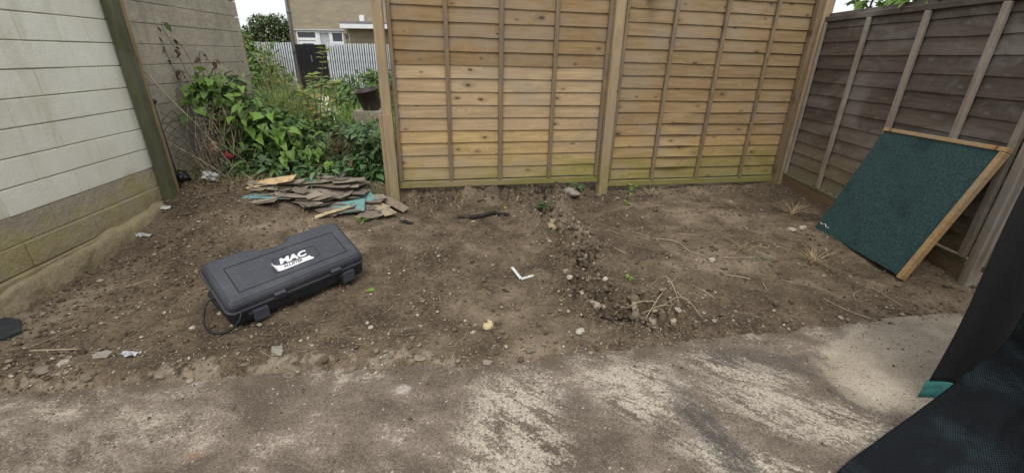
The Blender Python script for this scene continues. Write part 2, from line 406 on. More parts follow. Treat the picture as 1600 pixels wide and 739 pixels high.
M['mosspost'] = m_wood('mossy_post', (0.105, 0.11, 0.058), (0.06, 0.062, 0.035), (0.13, 0.125, 0.085), 0.5, 0.25, axis='z', use_ocol=False)
M['strippost'] = m_wood('bare_timber', (0.30, 0.21, 0.11), (0.19, 0.125, 0.062), (0.20, 0.18, 0.11), 0.5, 0.4, axis='z', use_ocol=False)

# ------------------------------------------------------------------ ground
EDGE = np.array([(-3.6, 1.10), (-1.98, 1.27), (-1.47, 1.35), (-0.54, 1.45), (0.065, 1.50), (0.61, 1.64), (1.28, 1.76), (2.33, 1.92), (3.6, 2.05)])
FD = np.array([0.980, 0.199]); FN = np.array([-0.199, 0.980]); FO = np.array([-1.065, 3.662])   # back fence: direction, normal away from camera, foot of left post
TR = np.array([(0.34, 3.95), (0.28, 3.5), (0.40, 3.0), (0.47, 2.62), (0.43, 2.2), (0.52, 1.95), (0.72, 1.88)])

def dist_poly(x, y, P):
    best = np.full(np.shape(x), 1e9)
    for a, b in zip(P[:-1], P[1:]):
        d = b - a; t = np.clip(((x - a[0]) * d[0] + (y - a[1]) * d[1]) / (d @ d), 0, 1)
        best = np.minimum(best, np.hypot(x - a[0] - t * d[0], y - a[1] - t * d[1]))
    return best

def soil_z(x, y):
    x = np.asarray(x, float); y = np.asarray(y, float)
    # bank towards the overgrown corner
    z = 0.20 * S((y - 2.35) / 1.05) * S((-1.25 - x) / 1.0)
    # the neighbour's soil behind the fence stands a little higher, crumbling forward under the rail
    q = (x - FO[0]) * FN[0] + (y - FO[1]) * FN[1]; s = (x - FO[0]) * FD[0] + (y - FO[1]) * FD[1]
    wob = 0.08 * fbm(x, y, 5.0, 2, 3)
    lift = 0.115 * S((1.45 - s) / 0.35) + 0.04
    z = np.maximum(z, lift * S((q + wob + 0.10) / 0.24) * S((s + 1.3) / 0.5))
    z = z + 0.05 * S((q - 0.3) / 0.6)
    z = z - 0.12 * np.exp(-((x - 0.22) / 0.12) ** 2 - ((y - 3.72) / 0.13) ** 2)      # dug hollow
    # spoil heaped against the right fence foot
    z = z + 0.035 * S((x - 2.45) / 0.3) * S((y - 2.2) / 0.4)
    # trench
    d = dist_poly(x, y, TR)
    rough = np.exp(-(d / 0.19) ** 2) + 0.9 * np.exp(-(np.hypot(x - 0.74, y - 1.98) / 0.16) ** 2); rough = np.minimum(rough, 1.1)
    z = z - 0.085 * np.exp(-((d) / 0.075) ** 2) + 0.022 * np.exp(-((d - 0.15) / 0.07) ** 2)
    z = z + 0.022 * fbm(x, y, 1.3, 3, 11) + 0.010 * fbm(x, y, 5.5, 3, 21)
    amp = 0.55 + 0.9 * vnoise(x * 1.7, y * 1.7, 31) + 2.6 * rough + 1.2 * np.exp(-((q + 0.05) / 0.12) ** 2) + 1.0 * S((-1.6 - x) / 0.8)
    z = z + amp * (0.0055 * fbm(x, y, 19, 3, 41) + 0.0040 * fbm(x, y, 55, 2, 51))
    z = z + rough * (0.085 * fbm(x, y, 8, 2, 63) + 0.10 * np.abs(fbm(x, y, 15, 2, 65)) + 0.045 * fbm(x, y, 34, 2, 67)) - 0.025 * rough
    z = z + 0.035 * np.exp(-(np.hypot(x - 0.78, y - 1.99) / 0.14) ** 2)
    z = z + np.exp(-((q + 0.02) / 0.10) ** 2) * (0.08 * np.abs(fbm(x, y, 14, 2, 68)) + 0.035 * fbm(x, y, 33, 2, 69)) * (0.35 + 0.65 * S((2.2 - s) / 0.5))
    lump = np.maximum(0, fbm(x, y, 13, 2, 61)) ** 1.2
    z = z + 0.022 * lump * (0.2 + 2.4 * rough)
    # meets the slab: ragged, raised crust on the left, feathered out on the right
    ey = np.interp(x, EDGE[:, 0], EDGE[:, 1])
    e = (y - ey) + 0.035 * fbm(x, y, 4.5, 3, 71) + 0.014 * fbm(x, y, 22, 2, 75)
    crust = 0.034 * S((0.35 - x) / 0.9)
    z = z + crust * S(e / 0.035) * (1 - 0.8 * S((e - 0.05) / 0.35))
    z = z * S((e + 0.01) / 0.10) + np.where(e > 0, 0.006 * S(e / 0.05), 0) - 0.03 * S(-e / 0.03) - 0.002
    return z
def sz(x, y): return float(soil_z(np.array([x]), np.array([y]))[0])

def grid_mesh(name, xs, ys, zf, smooth=True):
    X, Y = np.meshgrid(xs, ys); Z = zf(X, Y)
    V = np.stack([X, Y, Z], -1).reshape(-1, 3); nx = len(xs); ny = len(ys)
    i = (np.arange(ny - 1)[:, None] * nx + np.arange(nx - 1)[None, :]).reshape(-1)
    return np_mesh(name, V, Q=np.stack([i, i + 1, i + nx + 1, i + nx], -1), smooth=smooth)

ys = [1.02]
while ys[-1] < 4.9: ys.append(ys[-1] + 0.0048 * ys[-1] + 0.001)
soil = link('soil', grid_mesh('soil', np.linspace(-3.35, 3.2, 640), np.array(ys), soil_z), None, M['soil'])
_vx = np.zeros(len(soil.data.vertices) * 3, dtype=np.float32); soil.data.vertices.foreach_get('co', _vx); _vx = _vx.reshape(-1, 3)
_e = _vx[:, 1] - np.interp(_vx[:, 0], EDGE[:, 0], EDGE[:, 1]) + 0.035 * fbm(_vx[:, 0], _vx[:, 1], 4.5, 3, 71)
_cr = S((0.55 - _vx[:, 0]) / 0.8) * np.exp(-((_e - 0.05) / 0.045) ** 2) * S((fbm(_vx[:, 0], _vx[:, 1], 7, 4, 101, 0.7) - 0.04) / 0.16)
_cr = np.maximum(_cr, 0.8 * np.exp(-((_vx[:, 0] - 0.36) / 0.12) ** 2 - ((_vx[:, 1] - 3.52) / 0.25) ** 2) * S((fbm(_vx[:, 0], _vx[:, 1], 8, 4, 103, 0.65) + 0.25) / 0.3))
_at = soil.data.attributes.new('crust', 'FLOAT', 'POINT'); _at.data.foreach_set('value', _cr.astype(np.float32))
tag(soil, None, kind='structure')
def slab_z(x, y):
    ey = np.interp(x, EDGE[:, 0], EDGE[:, 1])
    return 0.004 * fbm(x, y, 2.2, 3, 81) + 0.0012 * fbm(x, y, 30, 2, 83) - 0.12 * S((y - ey - 0.05) / 0.08)
slab = link('concrete_slab', grid_mesh('concrete_slab', np.linspace(-3.4, 3.4, 340), np.concatenate([np.linspace(-1.2, 0.75, 30), np.linspace(0.77, 2.3, 140)]), slab_z), None, M['concrete'])
_sv = np.zeros(len(slab.data.vertices) * 3, dtype=np.float32); slab.data.vertices.foreach_get('co', _sv); _sv = _sv.reshape(-1, 3)
_d = np.interp(_sv[:, 0], EDGE[:, 0], EDGE[:, 1]) - _sv[:, 1] + 0.06 * fbm(_sv[:, 0], _sv[:, 1], 3.5, 3, 111)
_at = slab.data.attributes.new('dirt', 'FLOAT', 'POINT'); _at.data.foreach_set('value', ((1 - S(_d / 0.13)) * (1 - 0.75 * S((_sv[:, 0] - 1.3) / 0.4))).astype(np.float32))
tag(slab, None, kind='structure')

def m_ground():
    k = NT('rough_ground'); p = k.pos(); n = k.noise(p, 1.5, 5, 0.6); f = k.noise(p, 30, 4)
    c = k.mix(k.rng(n, 0.35, 0.6), (0.07, 0.085, 0.03), (0.10, 0.075, 0.045)); c = k.mix(k.rng(f, 0.4, 0.7, 0, 0.5), c, (0.12, 0.12, 0.05))
    return k.fin(c, 0.95, k.bump(f, 0.8, 0.03), 0.15)
M['ground'] = m_ground()
gx = np.concatenate([np.array([-300, -120, -50, -25]), np.linspace(-16, 10, 90), np.array([20, 50, 120, 300])])
gy = np.concatenate([np.array([-200, -60, -15, -4]), np.linspace(-1, 24, 110), np.array([40, 90, 180, 400])])
def ground_z(x, y): return -0.22 + 0.40 * S((y - 4.0) / 0.75) + 0.04 * fbm(x, y, 0.8, 3, 91) * S((y - 4) / 1.0)
tag(link('ground', grid_mesh('ground', gx, gy, ground_z), None, M['ground']), None, kind='structure')
def garden_z(x, y):
    return max(float(ground_z(np.array([x]), np.array([y]))[0]), sz(x, y) if y < 4.88 and -3.3 < x < 3.2 else -1)

# ------------------------------------------------------------------ left block wall
WA = math.atan2(2.650 - 2.592, 2.456 - 1.82)   # wall runs slightly left as it recedes
WP = Vector((-2.592, 1.82, 0)); WD = Vector((-math.sin(WA), math.cos(WA), 0)); WN = Vector((math.cos(WA), math.sin(WA), 0))
wall_rot = math.atan2(WD.y, WD.x)
wall = empty('block_wall', WP, wall_rot, 'long left block wall, painted cream near the slab and bare grey beyond the mossy post', 'wall')
# local frame: x along wall (receding), y = away from the yard, z up (local y = left of x)
CH = 0.142; BLN = 0.445
core = box('mortar_core', (-2.2, 0.0075, -0.25), (3.035, 0.10, 2.42), M['mortar'], wall, 0.002)
bmA = box_mesh(BLN - 0.0012, 0.10, CH - 0.0065, 0.0035, 2, key='wall')
bmHalf = box_mesh(BLN / 2 - 0.0012, 0.10, CH - 0.0065, 0.0035, 2, key='wall')
PAINT_END = 1.36
meshes = {}
for paint in (True, False):
    for nm, me in (('full', bmA), ('half', bmHalf)):
        c_ = me.copy(); c_.materials.append(M['paint'] if paint else M['block']); meshes[(paint, nm)] = c_
bl_rng = random.Random(3)
z = 0.007 - 2 * CH; row = -2
while z < 2.35:
    xa = -2.2 + (BLN / 2 if row % 2 else 0)
    if row % 2:
        o = link('block', meshes[(z > 0.40, 'half')], wall); o.location = (-2.2 + BLN / 4, 0.05, z + CH / 2)
    while xa < 3.03:
        full = xa + BLN <= 3.03 + 1e-6
        ln = BLN if full else BLN / 2
        cx = xa + ln / 2
        paint = cx < PAINT_END and z > 0.40
        o = link('block', meshes[(paint, 'full' if full else 'half')], wall)
        if z > 0.40 and xa < PAINT_END < xa + ln and full:      # the paint stops behind the post: two cut blocks
            for xs_, xe_, pt_ in ((xa, PAINT_END, True), (PAINT_END, xa + ln, False)):
                o2 = o if pt_ else link('block', meshes[(False, 'full')], wall)
                o2.data = meshes[(pt_, 'full')]; o2.scale = ((xe_ - xs_) / BLN, 1, 1); o2.location = ((xs_ + xe_) / 2, 0.05, z + CH / 2)
            xa += ln; continue
        prot = bl_rng.uniform(-0.0015, 0.002) + ((0.034 * (z < 0.14) + 0.010 * (0.14 < z < 0.28) + bl_rng.uniform(-.006, .006)) if (cx < PAINT_END and z < 0.28) else 0)
        o.location = (cx, 0.05 - prot, z + CH / 2)
        o.rotation_euler = (bl_rng.uniform(-.006, .006), bl_rng.uniform(-.003, .003), bl_rng.uniform(-.003, .003))
        if not full and xa + ln + 0.1 > 3.03: break
        xa += ln
    z += CH; row += 1

fx_ = np.linspace(-1.0, 1.30, 150); fk = np.linspace(0, 1, 14); FX, FK = np.meshgrid(fx_, fk)
ftop = 0.10 + 0.10 * S(FX / 1.2) + 0.05 * fbm(FX, FX * 0, 3.1, 3, 201)
FZ = -0.08 + (ftop + 0.08) * FK; FY = -(0.05 + 0.02 * fbm(FX, FZ, 6, 3, 203)) * (1 - 0.75 * FK ** 2.5) - 0.030 - 0.014 * np.abs(fbm(FX, FZ, 18, 3, 205)); FY[-1] = 0.012
i_ = (np.arange(13)[:, None] * 150 + np.arange(149)[None]).reshape(-1)
link('footing', np_mesh('footing', np.stack([FX, FY, FZ], -1).reshape(-1, 3), Q=np.stack([i_, i_ + 1, i_ + 151, i_ + 150], -1), smooth=True), wall, M['block'])

def wall_pt(s, out, z):  # world point: distance s along the wall, out into the yard
    p = WP + WD * s + WN * out; return Vector((p.x, p.y, z))

# mossy timber post fixed at the paint's edge
pp = wall_pt(1.365, 0.045, 0.10)
post = empty('timber_post', pp, wall_rot, 'dark green mossy timber post standing against the left block wall', 'post')
box('face_board', (-0.050, -0.032, -0.05), (0.030, 0.035, 2.35), M['mosspost'], post, 0.004)
box('side_strip', (0.0315, -0.024, -0.05), (0.075, 0.035, 2.30), M['strippost'], post, 0.004)
post.rotation_euler = (0, 0, wall_rot)

# ------------------------------------------------------------------ timber fences
def warped_board(L, h, t, lower_fwd, seed, wav=0.004, bulge=None, n=36):
    """a lap board: local x along, y away from the viewer, z up; lower edge leans toward -y"""
    xs = np.linspace(-L / 2, L / 2, n); r = np.random.default_rng(seed)
    ph = r.uniform(0, 50); lo = -h / 2 + wav * fbm(xs + ph, xs * 0 + seed, 3.0, 3, 5); hi = h / 2 + 0 * xs
    b = wav * 0.8 * fbm(xs + ph, xs * 0 + seed + 9, 1.6, 2, 8)
    if bulge is not None:
        b = b - bulge[2] * np.exp(-((xs - bulge[0]) / bulge[1]) ** 2)
        lo = lo + 0.5 * bulge[2] * np.exp(-((xs - bulge[0]) / bulge[1]) ** 2)
    V = []
    for i in range(n):
        V += [(xs[i], 0 + 0.2 * b[i], hi[i]), (xs[i], -lower_fwd * 0.5 + 0.55 * b[i], (lo[i] + hi[i]) / 2), (xs[i], -lower_fwd + b[i], lo[i]),
              (xs[i], -lower_fwd + t + b[i], lo[i] - 0.0005), (xs[i], t, hi[i])]
    Fc = []
    for i in range(n - 1):
        a = i * 5; c = a + 5
        for k_ in range(5):
            k2 = (k_ + 1) % 5
            Fc.append((a + k_, c + k_, c + k2, a + k2))
    Fc.append((0, 1, 2, 3, 4)); Fc.append(tuple((n - 1) * 5 + q for q in (4, 3, 2, 1, 0)))
    me = mesh('board', V, Fc)
    return me

def fence_panel(name, origin, rz, L, z0, z1, battens, mats, label, seed, pitch=0.107, rail=0.09, tint=None, bulge_rows=(), slope=0.0, cap=True, batten_w=0.034, gb=None):
    """origin = left end foot (on the front plane); local x along, y away from viewer"""
    p = empty(name, origin, rz, label, 'fence', 'lap fences')
    mb, mt = mats
    rr = random.Random(seed)
    z = z0 + rail * 0.75; row = 0
    while z < z1 - 0.02:
        h = 0.128
        bg_ = None
        if row in bulge_rows: bg_ = (-L / 2 + 0.46 + 0.22, 0.16, 0.022)
        me = warped_board(L - 0.01, h, 0.007, 0.013, seed * 100 + row, 0.004, bg_)
        o = link('board', me, p, mb)
        o.location = (L / 2, 0.020, z + h / 2)
        o.rotation_euler = (0, rr.uniform(-.0022, .0022), 0)
        t = tint(row, rr) if tint else (1, 1, 1)
        o.color = (*t, 1)
        z += pitch * rr.uniform(0.97, 1.03); row += 1
    # bottom rail
    o = box('bottom_rail', (0.0, -0.016, z0), (L, 0.004, z0 + rail * 0.62), mb, p, 0.003); o.color = (0.95, 0.93, 0.85, 1)
    if cap:
        o = box('top_rail', (0.0, -0.014, z1 - 0.03), (L, 0.045, z1 + 0.012), mb, p, 0.003); o.color = (0.8, 0.8, 0.8, 1)
    for b in battens:
        w = batten_w * rr.uniform(0.9, 1.1)
        o = box('batten', (b - w / 2, -0.022, z0 + rail * 0.65), (b + w / 2, 0.004, z1 - 0.032), mt, p, 0.003)
        o.rotation_euler = (0, rr.uniform(-.003, .003), 0)
    return p

fz = math.atan2(FD[1], FD[0])
def fpt(s, q, z=0.0): return Vector((FO[0] + FD[0] * s + FN[0] * q, FO[1] + FD[1] * s + FN[1] * q, z))
def tintA(row, r):
    j = r.uniform(-0.06, 0.06)
    if row >= 9: return (0.76 + j, 0.70 + j, 0.60 + j)
    if row >= 4: j += 0.10 * (row == 8); return (1.20 + j, 1.22 + j, 1.28 + j)
    return (1.28 + j, 1.26 + j, 1.08 + j)
def tintB(row, r):
    j = r.uniform(-0.07, 0.07)
    if row >= 8: return (0.80 + j, 0.78 + j, 0.74 + j)
    if row >= 4: return (0.90 + j, 0.86 + j, 0.78 + j)
    return (1.15 + j, 1.10 + j, 0.92 + j)
pA = fence_panel('lap_fence', fpt(0.055, 0.0), fz, 1.865, 0.142, 1.90, (0.022, 0.458, 0.905, 1.372, 1.84), (M['board'], M['batten']),
                 'pale tan lap fence panel between the left and middle posts', 5, tint=tintA)
pA.rotation_euler = (0, rad(0.4), fz)
pB = fence_panel('lap_fence', fpt(2.015, 0.005), fz, 1.92, 0.075, 1.83, (0.022, 0.478, 0.970, 1.474, 1.895), (M['board'], M['batten']),
                 'warped tan lap fence panel between the middle post and the dark corner', 8, tint=tintB, bulge_rows=(1, 2, 3, 4, 5))
pB.rotation_euler = (0, rad(0.6), fz)
def fence_post(s, w, z0, z1, label, q=-0.028):
    e = empty('fence_post', fpt(s, q, z0), fz, label, 'post', 'square fence posts')
    box('shaft', (-w / 2, -0.04, 0), (w / 2, 0.045, z1 - z0), M['post'], e, 0.005)
    return e
fp = fence_post(0.012, 0.080, -0.15, 2.0, 'left end fence post with a joint halfway, beside the overgrown gap')
box('splice_board', (-0.072, -0.005, 0.22), (-0.042, 0.03, 0.93), M['post'], fp, 0.003)
box('repair_face', (-0.036, -0.0455, 0.20), (0.040, -0.0405, 0.94), M['post'], fp, 0.002)
fence_post(1.967, 0.088, -0.15, 2.0, 'middle fence post between the two tan panels')
fence_post(3.985, 0.090, -0.12, 1.95, 'corner fence post where the tan fence meets the dark fence')
box('post_strip', (-0.10, -0.02, 0.10), (-0.052, 0.03, 1.9), M['batten'], [o for o in bpy.data.objects if o.name == 'fence_post.002'][0], 0.003)

# right fence, running from the far corner towards the camera
RC = Vector((2.850, 4.40, 0)); RDv = Vector((-0.0435, -0.999, 0)); rzR = math.atan2(RDv.y, RDv.x)   # local x toward camera; local y = to the right of travel? -> away from yard
def tintR(row, r):
    j = r.uniform(-0.1, 0.1)
    if row <= 2: return (1.75 + j, 1.7 + j, 1.45 + j)
    if row <= 4: return (1.3 + j, 1.27 + j, 1.2 + j)
    return (1.0 + j, 0.97 + j, 0.95 + j)
pR = fence_panel('lap_fence', RC, rzR, 2.06, 0.125, 1.60, (0.03, 0.585, 1.14, 1.67, 2.03), (M['oldboard'], M['oldbatten']),
                 'dark weathered lap fence panel behind the leaning green board', 21, pitch=0.112, tint=tintR, batten_w=0.040, rail=0.05)
g = box('gravel_board', (0.0, -0.02, -0.10), (2.06, 0.012, 0.122), M['gravelboard'], None, 0.004)
g.location = RC + Vector((0, 0, 0)) ; g.rotation_euler = (0, 0, rzR)
g.location = RC + RDv * 1.03 + Vector((0, 0, 0.011))
tag(g, 'brown plank lying on edge under the dark right fence', 'gravel board')
pR2 = fence_panel('lap_fence', RC + RDv * 2.17, rzR, 1.83, 0.125, 1.60, (0.03, 0.48, 0.93, 1.38, 1.80), (M['oldboard'], M['oldbatten']),
                 'dark fence panel at the right edge hidden behind the black sheet', 23, pitch=0.112, tint=tintR, batten_w=0.040, rail=0.05)
e = empty('fence_post', RC + RDv * 2.115 + Vector((0, 0, -0.1)), rzR, 'pale grey fence post beside the hanging black sheet', 'post', 'square fence posts')
box('shaft', (-0.028, -0.03, 0), (0.028, 0.04, 1.75), M['oldbatten'], e, 0.005)

# ------------------------------------------------------------------ tool case
k = NT('case_plastic'); p_ = k.coord('Object'); f_ = k.noise(p_, 420, 2, 0.5); d_ = k.noise(p_, 9, 5, 0.65, 0.4); w_ = k.noise(p_, 60, 4, 0.65)
c_ = k.mix(k.rng(d_, 0.4, 0.72, 0, 0.6), (0.034, 0.037, 0.048), (0.064, 0.066, 0.074))
c_ = k.mix(k.rng(w_, 0.56, 0.74, 0, 0.5), c_, (0.12, 0.105, 0.09)); c_ = k.mix(k.rng(k.noise(k.map(p_, (4, 60, 60), rot=(0, 0, 0.5)), 3, 3, 0.6), 0.68, 0.75, 0, 0.4), c_, (0.15, 0.145, 0.14)); c_ = k.mix(k.rng(f_, 0.6, 0.7, 0, 0.35), c_, (0.12, 0.12, 0.13))
M['case'] = k.fin(c_, 0.52, k.bump(f_, 0.35, 0.0015), 0.45)
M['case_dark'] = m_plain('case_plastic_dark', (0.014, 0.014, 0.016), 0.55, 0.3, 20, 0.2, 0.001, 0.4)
M['groove_shade'] = m_plain('case_groove_shade', (0.006, 0.006, 0.007), 0.8, 0.2, 20, 0.1, 0.001, 0.2)
M['sticker'] = m_plain('torn_label', (0.72, 0.72, 0.72), 0.6, 0.12, 60, 0.2, 0.001, 0.3)
M['ink'] = m_plain('label_ink', (0.02, 0.02, 0.022), 0.6, 0.2, 60, 0.1, 0.0005, 0.3)

def shell(outline, z_levels, name, mat, parent, smooth=True):
    """stack of scaled outlines: outline = list of (x,y); z_levels = list of (z, inset)"""
    n = len(outline); cx = [Vector((p[0], p[1], 0)) for p in outline]
    V = []; Fc = []
    for z, ins in z_levels:
        for i in range(n):
            a = cx[i - 1]; b = cx[i]; c = cx[(i + 1) % n]
            d1 = (b - a).normalized(); d2 = (c - b).normalized()
            n1 = Vector((-d1.y, d1.x, 0)); n2 = Vector((-d2.y, d2.x, 0))   # inward for ccw outline
            nn = (n1 + n2); nn = nn / max(0.35, nn.length_squared / 2)
            q = b + nn * ins * (1 if nn.length < 3 else 0.5)
            V.append((q.x, q.y, z))
    for j in range(len(z_levels) - 1):
        for i in range(n):
            Fc.append((j * n + i, j * n + (i + 1) % n, (j + 1) * n + (i + 1) % n, (j + 1) * n + i))
    Fc.append(tuple(range(n - 1, -1, -1))); Fc.append(tuple((len(z_levels) - 1) * n + i for i in range(n)))
    me = mesh(name, V, Fc)
    o = link(name, me, parent, mat)
    return o

def rounded_outline(L, W, r, notch=None, seg=5):
    pts = []
    def arc(cx, cy, a0, a1, rr=r):
        for i in range(seg + 1):
            a = rad(a0 + (a1 - a0) * i / seg); pts.append((cx + rr * math.cos(a), cy + rr * math.sin(a)))
    arc(r, r, 180, 270); arc(L - r, r, 270, 360); arc(L - r, W - r, 0, 90)
    if notch:
        x0, x1, d = notch; s = 0.02
        pts.extend([(x1 + 0.028, W), (x1 + 0.010, W - 0.008), (x1, W - d + 0.012), (x1 - 0.014, W - d)])
        pts.extend([(x0 + 0.016, W - d), (x0, W - d + 0.010), (x0 - 0.022, W - 0.004), (x0 - 0.05, W)])
    arc(r, W - r, 90, 180)
    return pts

CL, CW = 0.715, 0.325
case_a = rad(49.5)
case = empty('tool_case', (-1.330, 1.700, sz(-1.2, 1.95) + 0.000), case_a, 'black plastic tool case with a torn white label lying on the soil', 'tool case')
case.rotation_euler = Euler((rad(2.5), rad(-2.6), case_a), 'XYZ')
ol = rounded_outline(CL, CW, 0.035, (0.26, 0.40, 0.035))
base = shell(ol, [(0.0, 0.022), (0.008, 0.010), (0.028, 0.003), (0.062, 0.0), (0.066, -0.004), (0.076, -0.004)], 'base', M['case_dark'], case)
lid_p = empty('lid_pivot', (0, 0, 0))
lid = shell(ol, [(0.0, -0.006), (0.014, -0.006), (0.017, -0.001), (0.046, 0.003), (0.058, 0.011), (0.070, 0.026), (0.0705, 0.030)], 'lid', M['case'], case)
bpy.data.objects.remove(lid_p)
lid.location = (0, 0.0, 0.078); lid.rotation_euler = (rad(23.5), 0, 0)
# near-black raised strips paint the shade of the lid's panel grooves
def frame_strip(x0, y0, x1, y1, w, z, name, mat, parent):
    mb = MB()
    for a, b in (((x0, y0), (x1, y0 + w)), ((x0, y1 - w), (x1, y1)), ((x0, y0 + w), (x0 + w, y1 - w)), ((x1 - w, y0 + w), (x1, y1 - w))):
        mb.box((a[0], a[1], z - 0.003), (b[0], b[1], z + 0.0008))
    return mb.build(name, mat, parent)
frame_strip(0.075, 0.062, 0.640, 0.235, 0.0035, 0.0705, 'panel_groove_shade', M['groove_shade'], lid)
frame_strip(0.285, 0.105, 0.505, 0.185, 0.0016, 0.0705, 'label_outline', M['groove_shade'], lid)
# tabs and latches on the near long side
for x0 in (0.205, 0.505):
    box('tab', (x0, -0.016, 0.006), (x0 + 0.056, 0.004, 0.045), M['case'], lid, 0.004, 2)
for x0 in (0.095, 0.565):
    la = box('latch', (x0, -0.024, 0.010), (x0 + 0.072, 0.006, 0.070), M['case'], case, 0.004, 2)
    box('latch_lip', (-0.055, -0.012, 0.012), (-0.036, 0.004, 0.028), M['case_dark'], la, 0.002)
box('rear_handle', (0.275, 0.285, 0.034), (0.385, 0.303, 0.060), M['case_dark'], case, 0.006, 2)
# torn label with its lettering
st = MB()
lp = [(0.287, 0.100), (0.300, 0.097), (0.36, 0.099), (0.42, 0.101), (0.462, 0.100), (0.470, 0.108), (0.458, 0.114), (0.455, 0.128), (0.43, 0.1265), (0.412, 0.1290), (0.37, 0.127), (0.318, 0.128), (0.302, 0.132), (0.284, 0.140)]
nlp = len(lp)
st.add([(x, y, 0.0716) for x, y in lp] + [(x, y, 0.0709) for x, y in lp], [tuple(range(nlp)), tuple(range(2 * nlp - 1, nlp - 1, -1))] + [(i + nlp, (i + 1) % nlp + nlp, (i + 1) % nlp, i) for i in range(nlp)])
lab = st.build('torn_label', M['sticker'], lid)
cu = MB()   # curled-up left end of the label
for j in range(7):
    t = j / 6; a = t * 2.0
    for (bx, by) in ((0.288, 0.097), (0.283, 0.145)):
        cu.V.append((bx - 0.020 * math.sin(a), by - 0.004 * t, 0.0716 + 0.020 * (1 - math.cos(a))))
for j in range(6): cu.F.append((2 * j, 2 * j + 1, 2 * j + 3, 2 * j + 2))
co = cu.build('curled_corner', M['sticker'], lid)
sm = co.modifiers.new('thick', 'SOLIDIFY'); sm.thickness = 0.0008
def text_mesh(body, size, offset, shear, name, mat, parent, loc, extrude=0.0004, sx=1.0):
    cu_ = bpy.data.curves.new('txt', 'FONT'); cu_.body = body; cu_.size = size; cu_.offset = offset; cu_.shear = shear; cu_.extrude = extrude; cu_.resolution_u = 3
    to = bpy.data.objects.new('txt', cu_); C.objects.link(to)
    dg = bpy.context.evaluated_depsgraph_get(); me = bpy.data.meshes.new_from_object(to.evaluated_get(dg))
    bpy.data.objects.remove(to)
    o = link(name, me, parent); me.materials.clear(); me.materials.append(mat)
    o.location = loc; o.scale = (sx, 1, 1)
    return o
text_mesh('MAC', 0.050, 0.0022, 0.25, 'lettering', M['sticker'], lid, (0.304, 0.139, 0.0712), sx=1.30)
text_mesh('ALLISTER', 0.0215, 0.0007, 0.12, 'lettering', M['ink'], lid, (0.312, 0.1095, 0.0718), sx=1.12)

# power cord pinched in the open end
cord = MB()
def cw(x, y, z): return case.matrix_basis @ Vector((x, y, z))
cpts = [cw(0.05, 0.20, 0.085), cw(-0.01, 0.215, 0.085), cw(-0.045, 0.20, 0.060), cw(-0.075, 0.145, 0.03), cw(-0.085, 0.08, 0.014), cw(-0.065, 0.02, 0.012), cw(-0.02, -0.012, 0.018), cw(0.025, -0.024, 0.05), cw(0.045, -0.014, 0.078), cw(0.06, 0.02, 0.085)]
cord.tube(spline(cpts, 60), 0.0048, 8)
tag(cord.build('power_cord', M['case_dark'], None, True), 'black power cord looping out of the tool case', 'cord')

# ------------------------------------------------------------------ leaning green felt board
k = NT('green_felt'); p_ = k.coord('Object'); f_ = k.noise(p_, 260, 3, 0.6); f2 = k.noise(p_, 75, 4, 0.7); d_ = k.noise(p_, 4, 4, 0.6)
c_ = k.mix(k.rng(f2, 0.35, 0.66), (0.018, 0.040, 0.041), (0.040, 0.080, 0.078)); c_ = k.mix(k.rng(f_, 0.56, 0.70, 0, 0.6), c_, (0.13, 0.185, 0.18))
c_ = k.mix(k.rng(d_, 0.48, 0.72, 0, 0.55), c_, (0.012, 0.026, 0.030)); c_ = k.mix(k.rng(k.noise(p_, 9, 6, 0.7), 0.56, 0.76, 0, 0.4), c_, (0.06, 0.075, 0.068))
M['felt'] = k.fin(c_, 0.9, k.bump(f_, 0.8, 0.004), 0.2)
A_ = Vector((2.447, 3.195, 0.005)); B_ = Vector((2.398, 2.325, 0.005)); T_ = Vector((2.705, 2.409, 0.823)); T2 = Vector((2.743, 3.278, 0.774))
ux = (B_ - A_ + T_ - T2).normalized(); uy = ((T_ - B_) + (T2 - A_)).normalized(); un = ux.cross(uy).normalized(); uy = un.cross(ux).normalized()
BWd = 0.866; BHt = 0.832
mtx = Matrix((ux, uy, un)).transposed().to_4x4(); mtx.translation = A_
# local: x along the foot towards the camera, y up the board, z: which side faces the yard
fs = 1 if un.x < 0 else -1
gb_ = empty('leaning_panel', (0, 0, 0), 0, 'dark green mineral felt panel with timber edging leaning on the dark fence', 'panel'); gb_.matrix_world = mtx
n = 26; V = []; Fc = []
def flat_grid(nx, ny, L, W, f):
    V = [(L * i / nx, W * j / ny, f(L * i / nx, W * j / ny)) for j in range(ny + 1) for i in range(nx + 1)]
    F = [(j * (nx + 1) + i, j * (nx + 1) + i + 1, (j + 1) * (nx + 1) + i + 1, (j + 1) * (nx + 1) + i) for j in range(ny) for i in range(nx)]
    return V, F
V1, F1 = flat_grid(40, 40, BWd, BHt, lambda x, y: fs * (0.011 + 0.0018 * float(fbm(np.array([x]), np.array([y]), 5, 2, 4)[0]) + 0.003 * math.exp(-((y - 0.02) / 0.02) ** 2) * (1 + math.sin(x * 40))))
mb_ = MB(); mb_.add(V1, F1 if fs > 0 else [tuple(reversed(f)) for f in F1]); mb_.build('felt_sheet', M['felt'], gb_, True)
box('backing_board', (0.004, 0.010, -0.010), (BWd - 0.004, BHt - 0.004, 0.009), M['frame'], gb_, 0.002)
eb = box('top_edging', (-0.012, BHt - 0.012, -0.016), (BWd + 0.012, BHt + 0.014, 0.019), M['frame'], gb_, 0.003)
eb.data = eb.data.copy()
box('side_edging', (BWd - 0.020, -0.015, -0.020), (BWd + 0.014, BHt - 0.014, 0.021), M['frame'], gb_, 0.004)
